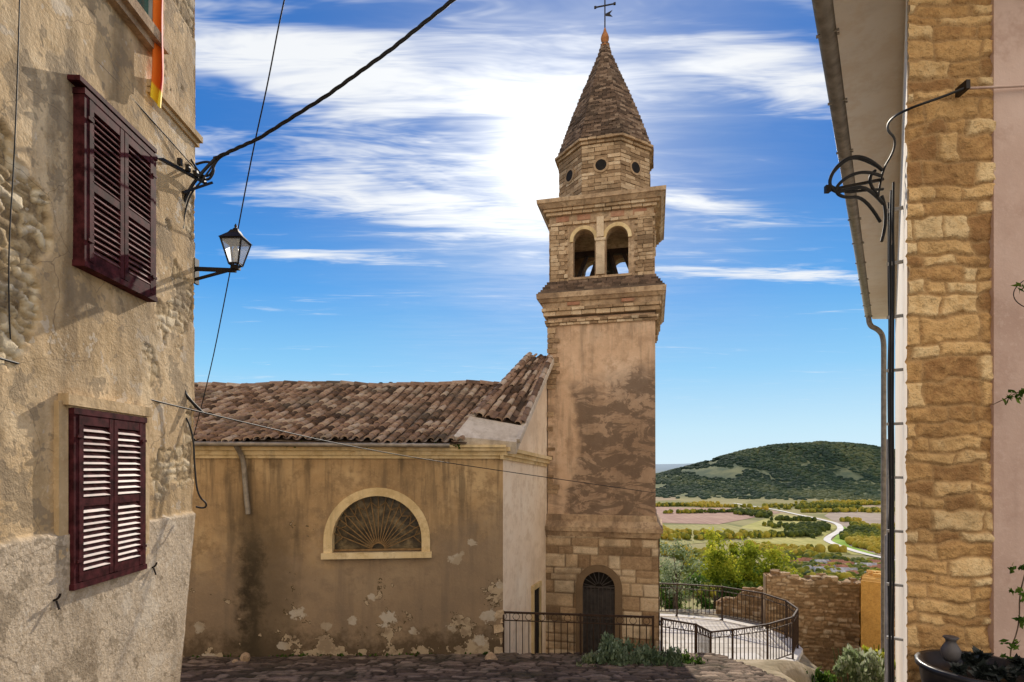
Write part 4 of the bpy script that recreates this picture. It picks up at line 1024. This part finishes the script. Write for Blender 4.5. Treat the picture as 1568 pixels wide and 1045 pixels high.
rampc=m.ramp(g[2],[(0,(.68,.87,.97)),(.06,(.54,.81,.97)),(.16,(.24,.60,.95)),(.28,(.06,.35,.84)),(.42,(.012,.19,.63)),(.8,(.005,.10,.42))])
rvm=nt.nodes.new('ShaderNodeVectorMath'); rvm.operation='SCALE'; m.link(rampc,rvm.inputs[0]); rvm.inputs['Scale'].default_value=1/SK
base_sky=m.mix(.90,nis,rvm.outputs[0])
zc=m.math('MAXIMUM',g[2],.03); uu=m.math('DIVIDE',g[0],zc); vv=m.math('DIVIDE',g[1],zc)
cmb=nt.nodes.new('ShaderNodeCombineXYZ'); m.link(uu,cmb.inputs[0]); m.link(vv,cmb.inputs[1]); uv=cmb.outputs[0]
st1=m.noise(1.0,4,.62,m.mapp((.8,2.4,1),(0,0,-.48),uv),1.0)
st2=m.noise(3.4,4,.70,m.mapp((.6,3.2,1),(0,0,-.62),uv),.7)
cl=m.math('ADD',m.math('MULTIPLY',st1,.54),m.math('MULTIPLY',st2,.46))
cl=m.math('ADD',m.math('MULTIPLY',m.math('SUBTRACT',cl,.5),2.2),.5)
def blob(cu,cv,ru,rv,rot=0):
    a=m.math('SUBTRACT',uu,cu); b_=m.math('SUBTRACT',vv,cv); c_,s_=math.cos(rot),math.sin(rot)
    A=m.math('DIVIDE',m.math('ADD',m.math('MULTIPLY',a,c_),m.math('MULTIPLY',b_,s_)),ru)
    B=m.math('DIVIDE',m.math('SUBTRACT',m.math('MULTIPLY',b_,c_),m.math('MULTIPLY',a,s_)),rv)
    return m.math('POWER',2.718,m.math('MULTIPLY',m.math('ADD',m.math('MULTIPLY',A,A),m.math('MULTIPLY',B,B)),-1.0))
cov=None
for q in((-.10,1.75,.42,.45,.6),(-.35,2.18,.95,.24,.5),(-.42,1.48,.60,.22,.55),(.74,1.47,.40,.11,.35),(.72,2.15,.38,.12,.3),(1.3,2.95,.7,.11,.1),(-1.05,2.68,.6,.09,.1),(-.35,1.12,.4,.13,.3),(.5,1.12,.4,.07,.3)):
    bb=blob(*q); cov=bb if cov is None else m.math('MAXIMUM',cov,bb)
fill_clouds=m.ss(m.math('SUBTRACT',m.math('MULTIPLY',g[0],.12),g[1]),-.02,.5)  # unseen bright clouds behind the camera, added to fill the shaded walls
cov=m.math('MAXIMUM',cov,m.math('MULTIPLY',fill_clouds,1.15))
th=m.math('ADD',cl,m.math('MULTIPLY',m.math('SUBTRACT',cov,.60),.55))
mask=m.math('MULTIPLY',m.math('MULTIPLY',m.ss(th,.30,.90),.96),m.ss(g[2],.03,.16))
dv=nt.nodes.new('ShaderNodeVectorMath'); dv.operation='DOT_PRODUCT'; m.link(m.co,dv.inputs[0])
gd=P(838,243,1.0).normalized(); dv.inputs[1].default_value=gd
cs=m.math('MAXIMUM',dv.outputs['Value'],0.0)
br=m.math('ADD',m.math('ADD',6.4,m.math('MULTIPLY',m.math('POWER',cs,60.0),2.0)),m.math('MULTIPLY',fill_clouds,4.5))
cc_=nt.nodes.new('ShaderNodeCombineXYZ')
tint=m.mix(fill_clouds,(.98,1.0,1.02),(1.12,.98,.80)); ti=m.xyz(tint)
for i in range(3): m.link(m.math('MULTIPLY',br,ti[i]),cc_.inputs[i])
core=m.math('MULTIPLY',m.math('POWER',cs,330.0),1.0)
wide=m.math('MULTIPLY',m.math('ADD',m.math('MULTIPLY',m.math('POWER',cs,90.0),.45),m.math('MULTIPLY',m.math('POWER',cs,26.0),.30)),m.math('ADD',.5,m.math('MULTIPLY',m.ss(cl,.15,.85),.75)))
halo2=m.math('ADD',core,wide,clamp=True)
mk_=m.math('SUBTRACT',1.0,m.math('MULTIPLY',m.math('SUBTRACT',1.0,mask),m.math('SUBTRACT',1.0,halo2)))
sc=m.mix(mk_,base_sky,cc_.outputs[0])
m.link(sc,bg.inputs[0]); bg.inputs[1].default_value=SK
sl_=bpy.data.lights.new('sun','SUN'); sl_.energy=5.0; sl_.angle=math.radians(.5); sl_.color=(1,.90,.76)
so=bpy.data.objects.new('sun',sl_); scene.collection.objects.link(so); so.rotation_euler=sd.to_track_quat('Z','Y').to_euler()
# ------------------------------------------------------------------ camera
cam=bpy.data.cameras.new('camera'); cam.lens=20; cam.sensor_width=36; cam.shift_y=192.5/1568; cam.clip_end=20000; cam.clip_start=.05
co=bpy.data.objects.new('camera',cam); scene.collection.objects.link(co); co.rotation_euler=(math.radians(90),0,0); scene.camera=co
scene.view_settings.view_transform='Standard'; scene.view_settings.look='None'; scene.view_settings.exposure=0
